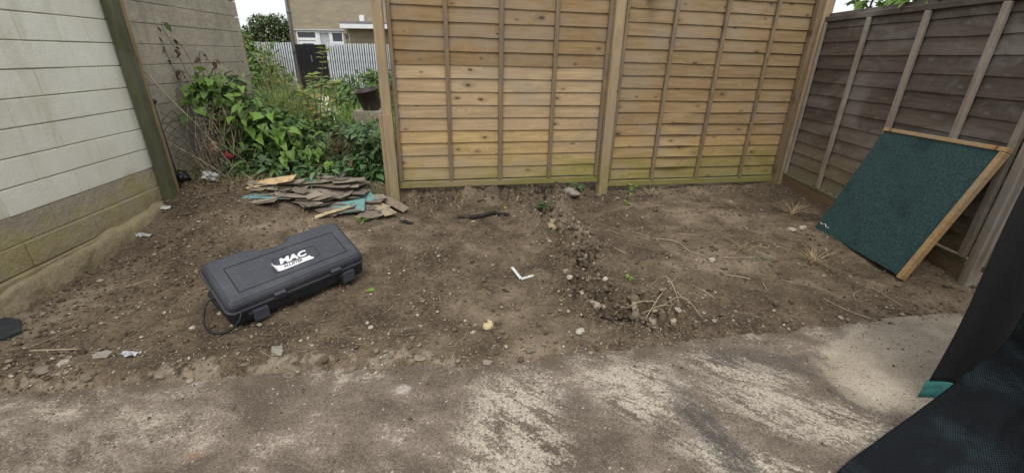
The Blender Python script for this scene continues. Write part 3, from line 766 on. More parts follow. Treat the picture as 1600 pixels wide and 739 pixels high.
lt = MB(); lt.tube([(0.02, 0.055, fs * 0.016), (0.05, 0.05, fs * 0.02), (0.08, 0.062, fs * 0.017), (0.10, 0.045, fs * 0.018), (0.13, 0.05, fs * 0.016)], 0.0025, 4); lt.build('torn_edge', M['sticker'], gb_)

# ------------------------------------------------------------------ broken sheet pile
M['scrap'] = m_obj('scrap_sheet', 18, 0.85, 0.4, (0.10, 0.08, 0.06), 0.55)
def scrap(x, y, z, L, W, rz, tilt, roll, col, label=None, group='broken sheets in the scrap pile', t=0.0035, seed=0):
    r = random.Random(seed); pts = []
    base_ = [(-.5, -.5), (.0, -.53), (.5, -.5), (.52, 0), (.5, .5), (0, .5), (-.5, .5), (-.5, .0)]
    q4 = [((bx + r.uniform(-.16, .16)) * L, (by + r.uniform(-.22, .22)) * W) for bx, by in ((-.5, -.5), (.5, -.5), (.5, .5), (-.5, .5))]
    cut = r.randrange(4)
    for i_ in range(4):
        a_, b_, c3_ = q4[i_ - 1], q4[i_], q4[(i_ + 1) % 4]
        if i_ == cut:
            f1, f2 = r.uniform(.1, .45), r.uniform(.1, .45)
            pts.append((b_[0] + (a_[0] - b_[0]) * f1, b_[1] + (a_[1] - b_[1]) * f1)); pts.append((b_[0] + (c3_[0] - b_[0]) * f2, b_[1] + (c3_[1] - b_[1]) * f2))
        else:
            pts.append(b_)
        f3 = r.uniform(.35, .65); pts.append((b_[0] + (c3_[0] - b_[0]) * f3 + r.uniform(-.006, .006), b_[1] + (c3_[1] - b_[1]) * f3 + r.uniform(-.006, .006)))
    n = len(pts); bend = r.uniform(-0.02, 0.02)
    zc = [bend * (p[0] / L) ** 2 * 4 * 0.5 for p in pts]
    V = [(p[0], p[1], zz) for p, zz in zip(pts, zc)] + [(p[0], p[1], zz + t) for p, zz in zip(pts, zc)] + [(0, 0, 0), (0, 0, t)]
    Fc = []
    for i in range(n):
        j = (i + 1) % n
        Fc += [(i, j, n + j, n + i), (2 * n, j, i), (2 * n + 1, n + i, n + j)]
    o = link('scrap_sheet', mesh('scrap_sheet', V, Fc), None, M['scrap'])
    o.location = (x, y, z); o.rotation_euler = (tilt, roll, rz); o.color = (*col, 1)
    if label: tag(o, label, 'scrap sheet')
    else:
        tone = {0.20: 'brown', 0.25: 'greyish', 0.165: 'dark brown', 0.30: 'pale grey'}[col[0]]
        where = 'in the far stack of the scrap pile' if group == 'stack' else ('at the left end of the scrap pile' if x < -1.75 else ('at the right end of the scrap pile' if x > -1.42 else 'in the middle of the scrap pile'))
        tag(o, 'thin ' + tone + ' broken sheet ' + where, 'scrap sheet', tone + ' sheets ' + where)
    return o
pr = random.Random(5)
GB = [(0.20, 0.165, 0.13), (0.25, 0.21, 0.165), (0.165, 0.135, 0.108), (0.30, 0.255, 0.20)]
for i in range(84):
    u = i / 84
    cx = -1.60 + pr.gauss(0, 0.27); cx = max(-2.05, min(-1.12, cx)); cy = 3.36 + pr.gauss(0, 0.12) + 0.15 * u
    prof = 0.075 * math.exp(-((cx + 1.60) / 0.36) ** 2) * math.exp(-((cy - 3.52) / 0.24) ** 2)
    zz = sz(cx, cy) + 0.012 + prof * (u ** 0.7) * 1.1 + 0.018 * pr.random()
    scrap(cx, cy, zz, pr.uniform(0.13, 0.27), pr.uniform(0.08, 0.15), pr.uniform(-0.7, 0.7) + (math.pi if pr.random() < .5 else 0), pr.uniform(-0.08, 0.18), pr.uniform(-0.14, 0.14), random.Random(i).choice(GB), seed=i)
for i in range(12):   # neat stack on the back of the pile
    cx = -1.46 + pr.gauss(0, 0.10); cy = 3.54 + pr.gauss(0, 0.05)
    scrap(cx, cy, sz(cx, cy) + 0.040 + 0.0055 * i, pr.uniform(0.20, 0.34), pr.uniform(0.10, 0.16), pr.uniform(-0.35, 0.35), pr.uniform(-0.02, 0.14), pr.uniform(-0.10, 0.08), GB[i % 4], group='stack', seed=100 + i)
TQ = (0.15, 0.29, 0.275)
scrap(-1.96, 3.26, sz(-1.96, 3.26) + 0.012, 0.34, 0.10, 0.10, 0.05, 0.03, TQ, 'turquoise edged sheet at the near left foot of the scrap pile', seed=201)
scrap(-1.36, 3.31, sz(-1.36, 3.31) + 0.045, 0.28, 0.14, 0.35, 0.25, -0.05, TQ, 'turquoise sheet slanting out of the near middle of the scrap pile', seed=202)
scrap(-1.30, 3.44, sz(-1.30, 3.44) + 0.071, 0.22, 0.12, 0.65, 0.20, -0.22, TQ, 'bright turquoise triangular sheet near the top right of the scrap pile', seed=203)
scrap(-1.74, 3.56, sz(-1.74, 3.56) + 0.093, 0.09, 0.07, 0.2, 0.35, 0.1, (0.24, 0.44, 0.41), 'small pale turquoise chip on top of the scrap pile beside the stack', seed=204)
scrap(-2.02, 3.40, sz(-2.02, 3.40) + 0.053, 0.36, 0.13, 0.32, 0.20, -0.16, (0.56, 0.40, 0.22), 'pale orange plywood sheet on the left end of the scrap pile', seed=205)
scrap(-1.47, 3.19, sz(-1.47, 3.19) + 0.035, 0.30, 0.055, 0.62, 0.10, -0.12, (0.46, 0.36, 0.22), 'narrow pale strip at the near foot of the scrap pile', seed=206)
scrap(-1.18, 3.36, sz(-1.18, 3.36) + 0.037, 0.30, 0.15, -0.75, 0.22, 0.22, (0.19, 0.145, 0.11), 'brown sheet leaning down the right end of the scrap pile', seed=207)
scrap(-1.07, 3.34, sz(-1.07, 3.34) + 0.050, 0.30, 0.11, -0.85, 0.18, 0.16, (0.34, 0.285, 0.19), 'flaking yellowish sheet at the right end of the scrap pile', seed=208)
scrap(-1.02, 3.50, sz(-1.02, 3.50) + 0.050, 0.30, 0.08, -0.7, 0.12, 0.16, (0.23, 0.18, 0.13), 'narrow brown sheet nearest the left fence post in the scrap pile', seed=209)
scrap(-1.62, 3.35, sz(-1.62, 3.35) + 0.077, 0.27, 0.16, 0.25, 0.22, -0.04, (0.215, 0.175, 0.135), 'large flat brown sheet on the crown of the scrap pile', seed=210)
scrap(-1.52, 3.38, sz(-1.52, 3.38) + 0.084, 0.24, 0.14, 0.45, 0.20, -0.10, (0.175, 0.14, 0.11), 'darker brown sheet overlapping the crown of the scrap pile', seed=211)

# ------------------------------------------------------------------ black sheet and woven cloth at the right
k = NT('black_sheet'); p_ = k.coord('Object'); n_ = k.noise(p_, 7, 5, 0.6, 0.5); w_ = k.noise(k.map(p_, (6, 6, 1)), 12, 4, 0.6); cr = k.noise(p_, 55, 3, 0.5)
c_ = k.mix(k.rng(cr, 0.68, 0.76, 0, 0.25), (0.010, 0.010, 0.011), (0.10, 0.10, 0.10))
M['sheet'] = k.fin(c_, 0.62, k.bump(k.math('ADD', n_, k.math('MULTIPLY', w_, 0.4)), 0.35, 0.02), 0.35)
k = NT('woven_cloth'); uv = k.coord('UV')
wx = k.math('SINE', k.math('MULTIPLY', k.sep(uv)[0], 900.0)); wy = k.math('SINE', k.math('MULTIPLY', k.sep(uv)[1], 560.0))
wv = k.math('MULTIPLY', wx, wy); p_ = k.coord('Object'); big = k.noise(p_, 3.2, 4, 0.6, 0.8); dst = k.noise(p_, 22, 4, 0.6)
c_ = k.mix(k.rng(big, 0.42, 0.66), (0.008, 0.009, 0.011), (0.012, 0.018, 0.022))
c_ = k.mix(k.math('MULTIPLY', k.rng(wv, 0.1, 0.9), k.rng(big, 0.44, 0.62, 0.08, 0.7)), c_, (0.050, 0.085, 0.095))
c_ = k.mix(k.rng(dst, 0.6, 0.8, 0, 0.2), c_, (0.05, 0.047, 0.044))
M['woven'] = k.fin(c_, 0.9, k.bump(k.noise(p_, 9, 4, 0.6, 1.2), 0.6, 0.03, k.bump(wv, 0.4, 0.002)), 0.12)
M['teal'] = m_plain('teal_cloth', (0.045, 0.185, 0.165), 0.8, 0.2, 30, 0.2, 0.002)

def cloth_grid(name, f, nu, nv, mat, parent=None, thick=0.003):
    V = []; uvs = []
    for j in range(nv + 1):
        for i in range(nu + 1):
            V.append(f(i / nu, j / nv)); uvs.append((i / nu, j / nv))
    Fc = [(j * (nu + 1) + i, j * (nu + 1) + i + 1, (j + 1) * (nu + 1) + i + 1, (j + 1) * (nu + 1) + i) for j in range(nv) for i in range(nu)]
    me = mesh(name, V, Fc, True)
    ul = me.uv_layers.new(name='UVMap')
    li = np.zeros(len(me.loops), dtype=np.int32); me.loops.foreach_get('vertex_index', li)
    ul.data.foreach_set('uv', np.array(uvs, dtype=np.float32)[li].reshape(-1))
    o = link(name, me, parent, mat); md = o.modifiers.new('thick', 'SOLIDIFY'); md.thickness = thick
    return o
SX, SY = 1.668, 1.345
def hang(u, v):
    # a flat run to the right with pleats that die out towards the top
    w = 0.016 * math.sin(u * 17 + 1.3) * (1 - 0.4 * v) + 0.006 * math.sin(u * 41 + v * 3)
    wl_ = 0.010 * math.sin(v * 9) * math.exp(-u * 14)
    return (SX + 0.016 * math.sin(u * 40) * math.exp(-u * 20) + wl_ + 1.05 * u, SY - 0.30 * u + w * min(1, u * 8) * 1.8, 0.085 + v * 1.45)
bs = empty('black_sheet', (SX, SY, 0), 0, 'black plastic sheet hanging upright with a teal hem at the right edge', 'sheet')
def loc(f): return lambda u, v: tuple(Vector(f(u, v)) - Vector((SX, SY, 0)))
cloth_grid('hanging_sheet', loc(hang), 90, 60, M['sheet'], bs)
def hem(u, v):
    x, y, z = hang(u, 0); return (x - 0.006 - 0.014 * (1 - v), y + 0.004 - 0.010 * (1 - v), 0.006 + 0.080 * v)
cloth_grid('teal_hem', loc(hem), 80, 3, M['teal'], bs)
box('upright', (0.28, 0.03, 0.0), (0.32, 0.07, 1.54), M['oldbatten'], bs, 0.004)

RIDGE = [(0.98, 0.90, 0.0), (1.09, 1.0, 0.004), (1.285, 1.10, 0.028), (1.45, 1.165, 0.092), (1.545, 1.185, 0.185), (1.60, 1.185, 0.285), (1.628, 1.165, 0.40), (1.615, 1.15, 0.55), (1.62, 1.15, 0.78), (1.65, 1.15, 1.05), (1.68, 1.15, 1.40)]
RSP = spline(RIDGE, 90)
def drape(u, v):
    # u follows the ridge from the floor up to the right; v runs from the ridge down towards the viewer
    p = RSP[min(90, int(round(u * 90)))]
    drop = p.z * (1 - (1 - v) ** 1.5) * 0.30
    fold = 0.034 * (abs(math.sin(v * 7 + u * 4)) ** 0.7 - 0.6) + 0.012 * math.sin(v * 25 - u * 11) + 0.010 * math.sin(u * 31 + v * 6)
    fold *= min(1.0, v * 5) * min(1.0, 0.25 + p.z * 3)
    k2 = min(1.0, v * 6)
    return (p.x + 0.10 * v - 0.5 * fold, p.y - 0.75 * v + 0.2 * fold, max(0.006 + 0.004 * math.sin(u * 40 + v * 9), p.z - drop + fold * 0.8 - 0.01 * k2))
wc = cloth_grid('woven_cloth', drape, 90, 90, M['woven'], None)
tag(wc, 'dark blue black woven cloth draped down in the near right corner', 'cloth')

# ------------------------------------------------------------------ leaf kit
LEAF = (np.array([(0, 0, 0), (.22, 0, -.02), (.6, 0, -.01), (1, 0, -.16), (.16, .26, .06), (.55, .25, .05), (.16, -.26, .06), (.55, -.25, .05)]),
        np.array([(0, 1, 4), (0, 6, 1), (1, 2, 5), (1, 5, 4), (1, 6, 7), (1, 7, 2), (2, 3, 5), (2, 7, 3)]))
HEART = (np.array([(0, 0, 0), (.25, 0, -.03), (.6, 0, -.02), (1, 0, -.14), (-.14, .26, .03), (.2, .40, .07), (.6, .26, .05), (-.14, -.26, .03), (.2, -.40, .07), (.6, -.26, .05)]),
         np.array([(0, 1, 5), (0, 5, 4), (1, 2, 6), (1, 6, 5), (2, 3, 6), (0, 8, 1), (0, 7, 8), (1, 9, 2), (1, 8, 9), (2, 9, 3)]))
LANCE = (np.array([(0, 0, 0), (.35, 0, .03), (.7, 0, .0), (1, 0, -.14), (.3, .12, .06), (.68, .10, .03), (.3, -.12, .06), (.68, -.10, .03)]), LEAF[1])
IVYL = (np.array([(0, 0, 0), (.35, 0, -.02), (-.16, .34, .02), (.18, .22, .03), (.42, .46, .0), (.56, .18, .03), (1, 0, -.08), (-.16, -.34, .02), (.18, -.22, .03), (.42, -.46, 0), (.56, -.18, .03)]),
        np.array([(0, 1, 3), (0, 3, 2), (1, 4, 3), (1, 5, 4), (1, 6, 5), (0, 8, 1), (0, 7, 8), (1, 8, 9), (1, 9, 10), (1, 10, 6)]))
PETAL = (np.array([(0, 0, 0), (.5, .3, .1), (1, 0, 0), (.5, -.3, .1)]), np.array([(0, 1, 2), (0, 2, 3)]))

def unit(a): return a / np.maximum(1e-9, np.linalg.norm(a, axis=-1, keepdims=True))
def leaves(name, P, D, N, size, tpl, mat, parent, kind='stuff', wide=1.0):
    P = np.asarray(P, float); D = unit(np.asarray(D, float)); N = np.asarray(N, float)
    N = unit(N - D * np.sum(N * D, -1, keepdims=True)); B = np.cross(N, D)
    tv, tf = tpl; size = np.asarray(size, float).reshape(-1, 1, 1)
    V = P[:, None, :] + size * (tv[None, :, 0:1] * D[:, None, :] + wide * tv[None, :, 1:2] * B[:, None, :] + tv[None, :, 2:3] * N[:, None, :])
    nv = len(tv); T = (tf[None] + (np.arange(len(P)) * nv)[:, None, None]).reshape(-1, 3)
    o = link(name, np_mesh(name, V.reshape(-1, 3), T=T, smooth=False), parent, mat)
    if kind: o['kind'] = kind
    return o

def lump_leaves(lumps, n, r_, inner=0.5, down=0.4):
    """points in and on ellipsoids; leaf direction outward and drooping"""
    w = np.array([l[3] * l[4] * l[5] for l in lumps]) ** 0.7; w /= w.sum()
    idx = r_.choice(len(lumps), n, p=w); L = np.array(lumps)[idx]
    d = unit(r_.normal(size=(n, 3))); rr = (inner + (1 - inner) * r_.random((n, 1)) ** 0.5)
    P = L[:, :3] + d * rr * L[:, 3:6]
    P = P + r_.normal(scale=0.015, size=P.shape)
    D = d * np.array([1, 1, 0.4]) + r_.normal(scale=0.45, size=(n, 3)); D[:, 2] -= down
    N = d * 0.7 + np.array([0, -0.25, 0.85]) + r_.normal(scale=0.3, size=(n, 3))
    return P, D, N

def blades(name, P, h, lean, width, mat, parent, r_, bend=0.5, kind='stuff', segs=3):
    n = len(P); az = r_.uniform(0, 2 * np.pi, n); dirx = np.stack([np.cos(az), np.sin(az), 0 * az], -1)
    side = np.stack([-np.sin(az), np.cos(az), 0 * az], -1)
    V = []
    lean = lean * r_.uniform(0.3, 1.3, n)
    for j in range(segs + 1):
        t = j / segs; c = P + dirx * (h * (lean * t + bend * lean * t * t))[:, None] + np.array([0, 0, 1.0]) * (h * (t - 0.35 * lean * t * t))[:, None]
        wd = (width * (1 - t) ** 0.6 * 0.5)[:, None] if j < segs else (width * 0.02)[:, None]
        V.append(c - side * wd); V.append(c + side * wd)
    V = np.stack(V, 1); k_ = V.shape[1]; q = np.array([(2 * j, 2 * j + 1, 2 * j + 3, 2 * j + 2) for j in range(segs)])
    Q = (q[None] + (np.arange(n) * k_)[:, None, None]).reshape(-1, 4)
    o = link(name, np_mesh(name, V.reshape(-1, 3), Q=Q), parent, mat)
    if kind: o['kind'] = kind
    return o

M['lf_bright'] = m_leaf('bright_leaf', (0.125, 0.235, 0.040), (0.20, 0.33, 0.065), (0.31, 0.36, 0.09))
M['lf_mid'] = m_leaf('green_leaf', (0.085, 0.160, 0.036), (0.155, 0.245, 0.060), (0.23, 0.23, 0.085))
M['lf_dark'] = m_leaf('dark_leaf', (0.038, 0.080, 0.024), (0.075, 0.140, 0.042))
M['lf_blue'] = m_leaf('bluish_leaf', (0.085, 0.165, 0.060), (0.155, 0.250, 0.108))
M['lf_lime'] = m_leaf('lime_leaf', (0.20, 0.26, 0.05), (0.30, 0.33, 0.09), (0.32, 0.20, 0.07))
M['lf_brown'] = m_leaf('withered_leaf', (0.085, 0.055, 0.035), (0.14, 0.10, 0.06), (0.09, 0.12, 0.04), 0.1, 0.8)
M['lf_tree'] = m_leaf('tree_leaf', (0.050, 0.090, 0.026), (0.10, 0.135, 0.05), (0.22, 0.20, 0.10))
M['straw'] = m_leaf('straw', (0.30, 0.23, 0.13), (0.45, 0.36, 0.20), (0.22, 0.14, 0.08), 0.1, 0.8)
M['grass'] = m_leaf('grass_blade', (0.13, 0.24, 0.042), (0.21, 0.32, 0.075), (0.34, 0.32, 0.14), 0.25, 0.6)
M['stem'] = m_plain('green_brown_stem', (0.13, 0.11, 0.055), 0.8, 0.3, 12)
M['drystem'] = m_plain('dry_stem', (0.38, 0.31, 0.21), 0.85, 0.25, 12)
M['brownstem'] = m_plain('brown_stem', (0.105, 0.075, 0.052), 0.85, 0.25, 12)
M['blossom'] = m_leaf('blossom', (0.55, 0.52, 0.38), (0.72, 0.70, 0.58), None, 0.2, 0.7)
M['bark'] = m_plain('bark', (0.09, 0.075, 0.06), 0.95, 0.35, 14, 0.6, 0.01)

def shrub(name, base_pt, lumps, n, tpl, mats, size, label, cat, seed, stems=8, stem_mat='stem', wide=1.0, down=0.4, inner=0.45, group=None, split=(0.7, 0.3)):
    r_ = np.random.default_rng(seed); b = Vector(base_pt)
    e = empty(name, b, 0, label, cat, group)
    LL = [(l[0] - b.x, l[1] - b.y, l[2] - b.z, l[3], l[4], l[5]) for l in lumps]
    for q, mt in enumerate(mats):
        nn = int(n * split[q]) if len(mats) > 1 else n
        P, D, N = lump_leaves(LL, nn, r_, inner if q == 0 else 0.1, down)
        zmin = np.where(P[:, 1] + b.y < 4.88, soil_z(P[:, 0] + b.x, P[:, 1] + b.y), 0.16) - b.z + 0.01
        P[:, 2] = np.maximum(P[:, 2], zmin + 0.02 * r_.random(nn))
        leaves('foliage', P, D, N, size * r_.uniform(0.55, 1.25, nn), tpl, M[mt], e, wide=wide)
    mb = MB()
    for i in range(stems):
        l = LL[i % len(LL)]; tip = Vector((l[0] + r_.normal() * l[3] * 0.5, l[1] + r_.normal() * l[4] * 0.5, l[2] + l[5] * r_.uniform(0.2, 0.9)))
        foot = Vector((tip.x * 0.35 + r_.normal() * 0.05, tip.y * 0.35 + r_.normal() * 0.05, -0.03))
        mid = (foot + tip) / 2 + Vector((r_.normal() * 0.05, r_.normal() * 0.05, 0.06))
        mb.tube(spline([foot, mid, tip], 8), [0.006 - 0.0045 * t / 8 for t in range(9)], 5)
    mb.build('stem', M[stem_mat], e, True)
    return e

# -- big climbing mound against the wall
moundL = [(-2.50, 3.85, 0.93, .20, .20, .16), (-2.36, 3.88, 0.74, .27, .22, .20), (-2.12, 3.90, 0.60, .25, .22, .18), (-1.92, 3.92, 0.46, .22, .2, .15), (-2.46, 3.80, 0.52, .20, .18, .22),
          (-2.2, 3.84, 0.40, .30, .20, .18), (-1.78, 3.92, 0.34, .18, .18, .12)]
mound = shrub('climbing_plant', (-2.25, 3.82, 0.19), moundL, 1500, HEART, ('lf_mid', 'lf_dark'), 0.070,
              'tall bright green climbing plant sprawling from the bare block wall', 'plant', 31, 14, split=(0.55, 0.45))
# big leaves along its crest, one by one
heart_me = []
for i in range(3):
    r_ = np.random.default_rng(60 + i); V = HEART[0] * np.array([1, 1.05, 1.6 + 0.5 * i]); V[3, 2] -= 0.08 * i
    me = np_mesh('leaf', V, T=HEART[1]); me.materials.append(M[('lf_bright', 'lf_bright', 'lf_mid')[i]]); heart_me.append(me)
lr = np.random.default_rng(77)
crest = spline([(-2.66, 3.74, 1.10), (-2.52, 3.72, 1.10), (-2.38, 3.70, 1.02), (-2.16, 3.72, 0.86), (-1.98, 3.74, 0.70), (-1.80, 3.76, 0.53), (-1.66, 3.78, 0.34)], 100)
for i in range(150):
    c0 = crest[int(lr.integers(0, 101))]
    dn = abs(lr.normal()) * 0.13
    p = Vector((c0.x + lr.normal() * 0.05 - dn * 0.3, c0.y - 0.35 * dn + lr.normal() * 0.03, c0.z - dn + lr.normal() * 0.02 - 0.04))
    o = link('leaf', heart_me[int(lr.integers(0, 3))], mound); o.location = p - mound.location
    s_ = lr.uniform(0.045, 0.11); o.scale = (s_, s_, s_)
    o.rotation_euler = Euler((lr.normal() * 0.35, rad(35) + lr.normal() * 0.35, rad(-60) + lr.normal() * 0.8), 'XYZ')

# -- low weeds in front of it
shrub('leafy_weed', (-1.95, 3.66, 0.20), [(-2.35, 3.70, .30, .22, .12, .12), (-2.05, 3.66, .28, .25, .12, .12), (-1.72, 3.70, .25, .22, .12, .10)], 560, LANCE, ('lf_blue', 'lf_dark'), 0.095,
      'low weeds with narrow bluish leaves at the foot of the climbing plant', 'weed', 33, 12, wide=1.5, down=0.15)
shrub('ivy_bush', (-1.32, 3.95, 0.18), [(-1.26, 3.95, .52, .12, .16, .15), (-1.34, 3.95, .34, .16, .16, .16), (-1.52, 3.97, .30, .18, .18, .15), (-1.24, 3.86, .22, .10, .12, .12), (-1.45, 4.0, .56, .16, .16, .10)], 700, HEART, ('lf_blue', 'lf_dark'), 0.068,
      'dark heart leaved bush crowding the left fence post', 'bush', 35, 8)
# dead straw hanging inside the bush
r_ = np.random.default_rng(5); e = empty('dead_grass_clump', (-1.52, 3.82, 0.40), 0, 'brown dead grass clump hanging in the dark bush beside the post', 'dead grass')
mb = MB()
for i in range(60):
    a = r_.normal() * 0.07; f0 = Vector((a, r_.normal() * 0.04 + 0.05, 0.14 + r_.normal() * 0.06)); t0 = f0 + Vector((-0.06 + r_.normal() * 0.06, -0.05 + r_.normal() * 0.04, -0.08 - 0.12 * r_.random()))
    mb.tube([f0, (f0 + t0) / 2 + Vector((0, -0.03, 0.02)), t0], [0.003, 0.0028, 0.001], 3)
mb.build('stalks', M['lf_brown'], e)['kind'] = 'stuff'
# -- second line: taller weeds behind
shrub('tall_weed', (-2.55, 5.3, 0.18), [(-2.75, 5.2, .75, .25, .3, .35), (-2.45, 5.1, .55, .3, .3, .3), (-2.2, 5.3, .55, .3, .3, .25), (-2.85, 5.3, 1.10, .12, .15, .28)], 1300, LANCE, ('lf_mid', 'lf_lime'), 0.085,
      'tall yellowish weeds standing behind the climbing plant', 'weed', 37, 22, 'drystem', wide=1.2, down=0.0, split=(0.75, 0.25))
shrub('bramble', (-2.05, 4.75, 0.18), [(-2.10, 4.7, .52, .22, .2, .18), (-1.88, 4.8, .40, .2, .2, .13), (-2.1, 4.6, .36, .3, .2, .18), (-1.7, 4.7, .34, .22, .2, .13)], 900, LEAF, ('lf_mid', 'lf_dark'), 0.075,
      'tangled mid green bramble in the middle of the overgrown gap', 'bramble', 39, 14, 'brownstem')
shrub('garden_bush', (-2.9, 8.8, 0.18), [(-2.95, 8.8, .55, .55, .4, .38), (-2.4, 8.7, .55, .4, .4, .35), (-3.6, 8.9, .45, .5, .4, .35), (-2.6, 8.8, .8, .3, .3, .2)], 2000, LEAF, ('lf_mid', 'lf_dark'), 0.10,
      'round green bush in front of the pale slatted fence', 'bush', 41, 6)
shrub('fence_creeper', (-6.9, 12.4, 0.18), [(-6.9, 12.4, 1.0, .45, .2, .5), (-7.2, 12.4, 1.5, .2, .2, .3), (-6.6, 12.4, .6, .5, .3, .3), (-7.4, 12.5, .7, .4, .3, .5)], 1500, LEAF, ('lf_mid', 'lf_lime'), 0.12,
      'pale green creeper climbing the left end of the slatted fence', 'creeper', 43, 6)
# young lime sapling with an arching tip
r_ = np.random.default_rng(45); e = empty('sapling', (-2.05, 4.55, 0.18), 0, 'young sapling with lime leaves and an arching reddish tip before the black gate', 'sapling')
mb = MB(); P = []; D = []
for tip, h in (((0.16, 0.05, 1.10), 1), ((0.02, 0.0, 0.86), 1), ((-0.10, 0, 0.70), 1), ((0.24, 0.0, 0.80), 1)):
    pth = spline([(0, 0, -0.02), (tip[0] * 0.3, 0, tip[2] * 0.45), (tip[0] * 0.75, tip[1], tip[2] * 0.85), tip], 14)
    mb.tube(pth, [0.006 - 0.004 * t / 14 for t in range(15)], 5)
    for j in range(6, 15):
        for s_ in (-1, 1):
            P.append(pth[j]); D.append((s_ * 0.9 + r_.normal() * 0.2, r_.normal() * 0.4, 0.25))
mb.build('stem', M['brownstem'], e, True)
leaves('foliage', np.array([tuple(p) for p in P]), np.array(D), np.tile([0, -0.4, 0.9], (len(P), 1)) + r_.normal(scale=0.3, size=(len(P), 3)), r_.uniform(0.05, 0.10, len(P)), LEAF, M['lf_lime'], e)
# lawn
r_ = np.random.default_rng(47); n = 15000
P = np.stack([r_.uniform(-8, 0.5, n), 4.7 + 7.8 * r_.random(n) ** 1.3, np.zeros(n)], -1)
P = P[P[:, 0] < -0.19 * P[:, 1] - 0.05]; P[:, 2] = ground_z(P[:, 0], P[:, 1]) - 0.01; n = len(P)
hh = r_.uniform(0.10, 0.28, n) * (1 + 1.2 * (P[:, 1] < 6))
tag(blades('lawn_grass', P, hh, np.full(n, 0.5), np.full(n, 0.011) * (P[:, 1] / 6 + 0.4), M['grass'], None, r_), 'long unmown grass beyond the overgrown gap', 'grass', kind='stuff')
# tall dry stalks by the wall corner
r_ = np.random.default_rng(49); e = empty('dry_stalks', (-2.62, 4.95, 0.18), 0, 'thin tall straw coloured stalks by the far wall corner', 'dry stalks')
n = 420; P = np.stack([r_.normal(0, 0.22, n), r_.normal(0, 0.22, n), np.zeros(n)], -1)
blades('stalks', P, r_.uniform(0.35, 0.95, n), np.full(n, 0.22), np.full(n, 0.007), M['grass'], e, r_)
blades('stalks', P[:150] + 0.03, r_.uniform(0.5, 1.05, 150), np.full(150, 0.2), np.full(150, 0.006), M['straw'], e, r_)
# grass tufts and edge weeds along the bank
r_ = np.random.default_rng(51); n = 900
px = r_.uniform(-2.7, -1.2, n); py = 3.58 + r_.normal(0, 0.06, n) + 0.05 * np.sin(px * 5); P = np.stack([px, py, soil_z(px, py) - 0.005], -1)
tag(blades('bank_grass', P, r_.uniform(0.04, 0.14, n), np.full(n, 0.9), np.full(n, 0.007), M['grass'], None, r_), 'short grass fringe along the top of the bank', 'grass', kind='stuff')
n = 500; px = r_.uniform(-2.75, -1.9, n); py = 3.50 + r_.normal(0, 0.09, n); P = np.stack([px, py, soil_z(px, py) - 0.003], -1)
tag(blades('bank_straw', P, r_.uniform(0.05, 0.16, n), np.full(n, 1.6), np.full(n, 0.005), M['straw'], None, r_), 'matted dry straw at the foot of the climbing plant', 'straw', kind='stuff')

# withered climber on the bare wall
r_ = np.random.default_rng(53); e = empty('withered_climber', (-2.62, 3.62, 0.20), 0, 'withered bare stemmed climber reaching up the grey block wall', 'dead plant')
mb = MB(); P = []; D = []
def wl_(x, y, z): return Vector((x + 2.62, y - 3.62, z - 0.20))
for pts in ([(-2.60, 3.70, .25), (-2.62, 3.72, .8), (-2.70, 3.70, 1.2), (-2.74, 3.66, 1.42), (-2.66, 3.62, 1.44)], [(-2.55, 3.72, .3), (-2.58, 3.72, .9), (-2.64, 3.70, 1.25), (-2.70, 3.66, 1.34), (-2.62, 3.62, 1.22)],
            [(-2.6, 3.74, .3), (-2.68, 3.74, .9), (-2.74, 3.72, 1.10), (-2.72, 3.68, 0.98)], [(-2.5, 3.74, .4), (-2.55, 3.72, 1.0), (-2.52, 3.7, 1.24), (-2.44, 3.68, 1.16)], [(-2.42, 3.74, .5), (-2.46, 3.74, 1.0), (-2.42, 3.7, 1.18), (-2.30, 3.7, 1.10), (-2.24, 3.7, .98)],
            [(-2.66, 3.7, .3), (-2.72, 3.68, .9), (-2.76, 3.64, 1.3), (-2.77, 3.6, 1.52)]):
    pth = spline([wl_(*q) for q in pts], 22); mb.tube(pth, [0.0035 - 0.002 * t / 22 for t in range(23)], 4)
    for j in range(8, 23, 2):
        if r_.random() < 0.6: P.append(pth[j]); D.append((r_.normal() * 0.6, r_.normal() * 0.5, -0.9))
mb.build('stem', M['brownstem'], e, True)
leaves('withered_leaves', np.array([tuple(p) for p in P]), np.array(D), r_.normal(size=(len(P), 3)), r_.uniform(0.035, 0.075, len(P)), LEAF, M['lf_brown'], e)
# pale arching stems
for pts, lb in (([(-2.735, 3.30, 1.17), (-2.66, 3.42, 0.92), (-2.52, 3.52, 0.62), (-2.40, 3.56, 0.36), (-2.36, 3.58, 0.20)], 'long pale dry stem arching in front of the grey wall'),
                ([(-2.70, 3.30, 0.62), (-2.60, 3.40, 0.48), (-2.45, 3.46, 0.33), (-2.33, 3.48, 0.18)], 'short pale dry stem crossing the chain link fence')):
    mb = MB(); mb.tube(spline(pts, 26), [0.0055 - 0.003 * t / 26 for t in range(27)], 5); tag(mb.build('dead_stalk', M['drystem'], None, True), lb, 'stalk')
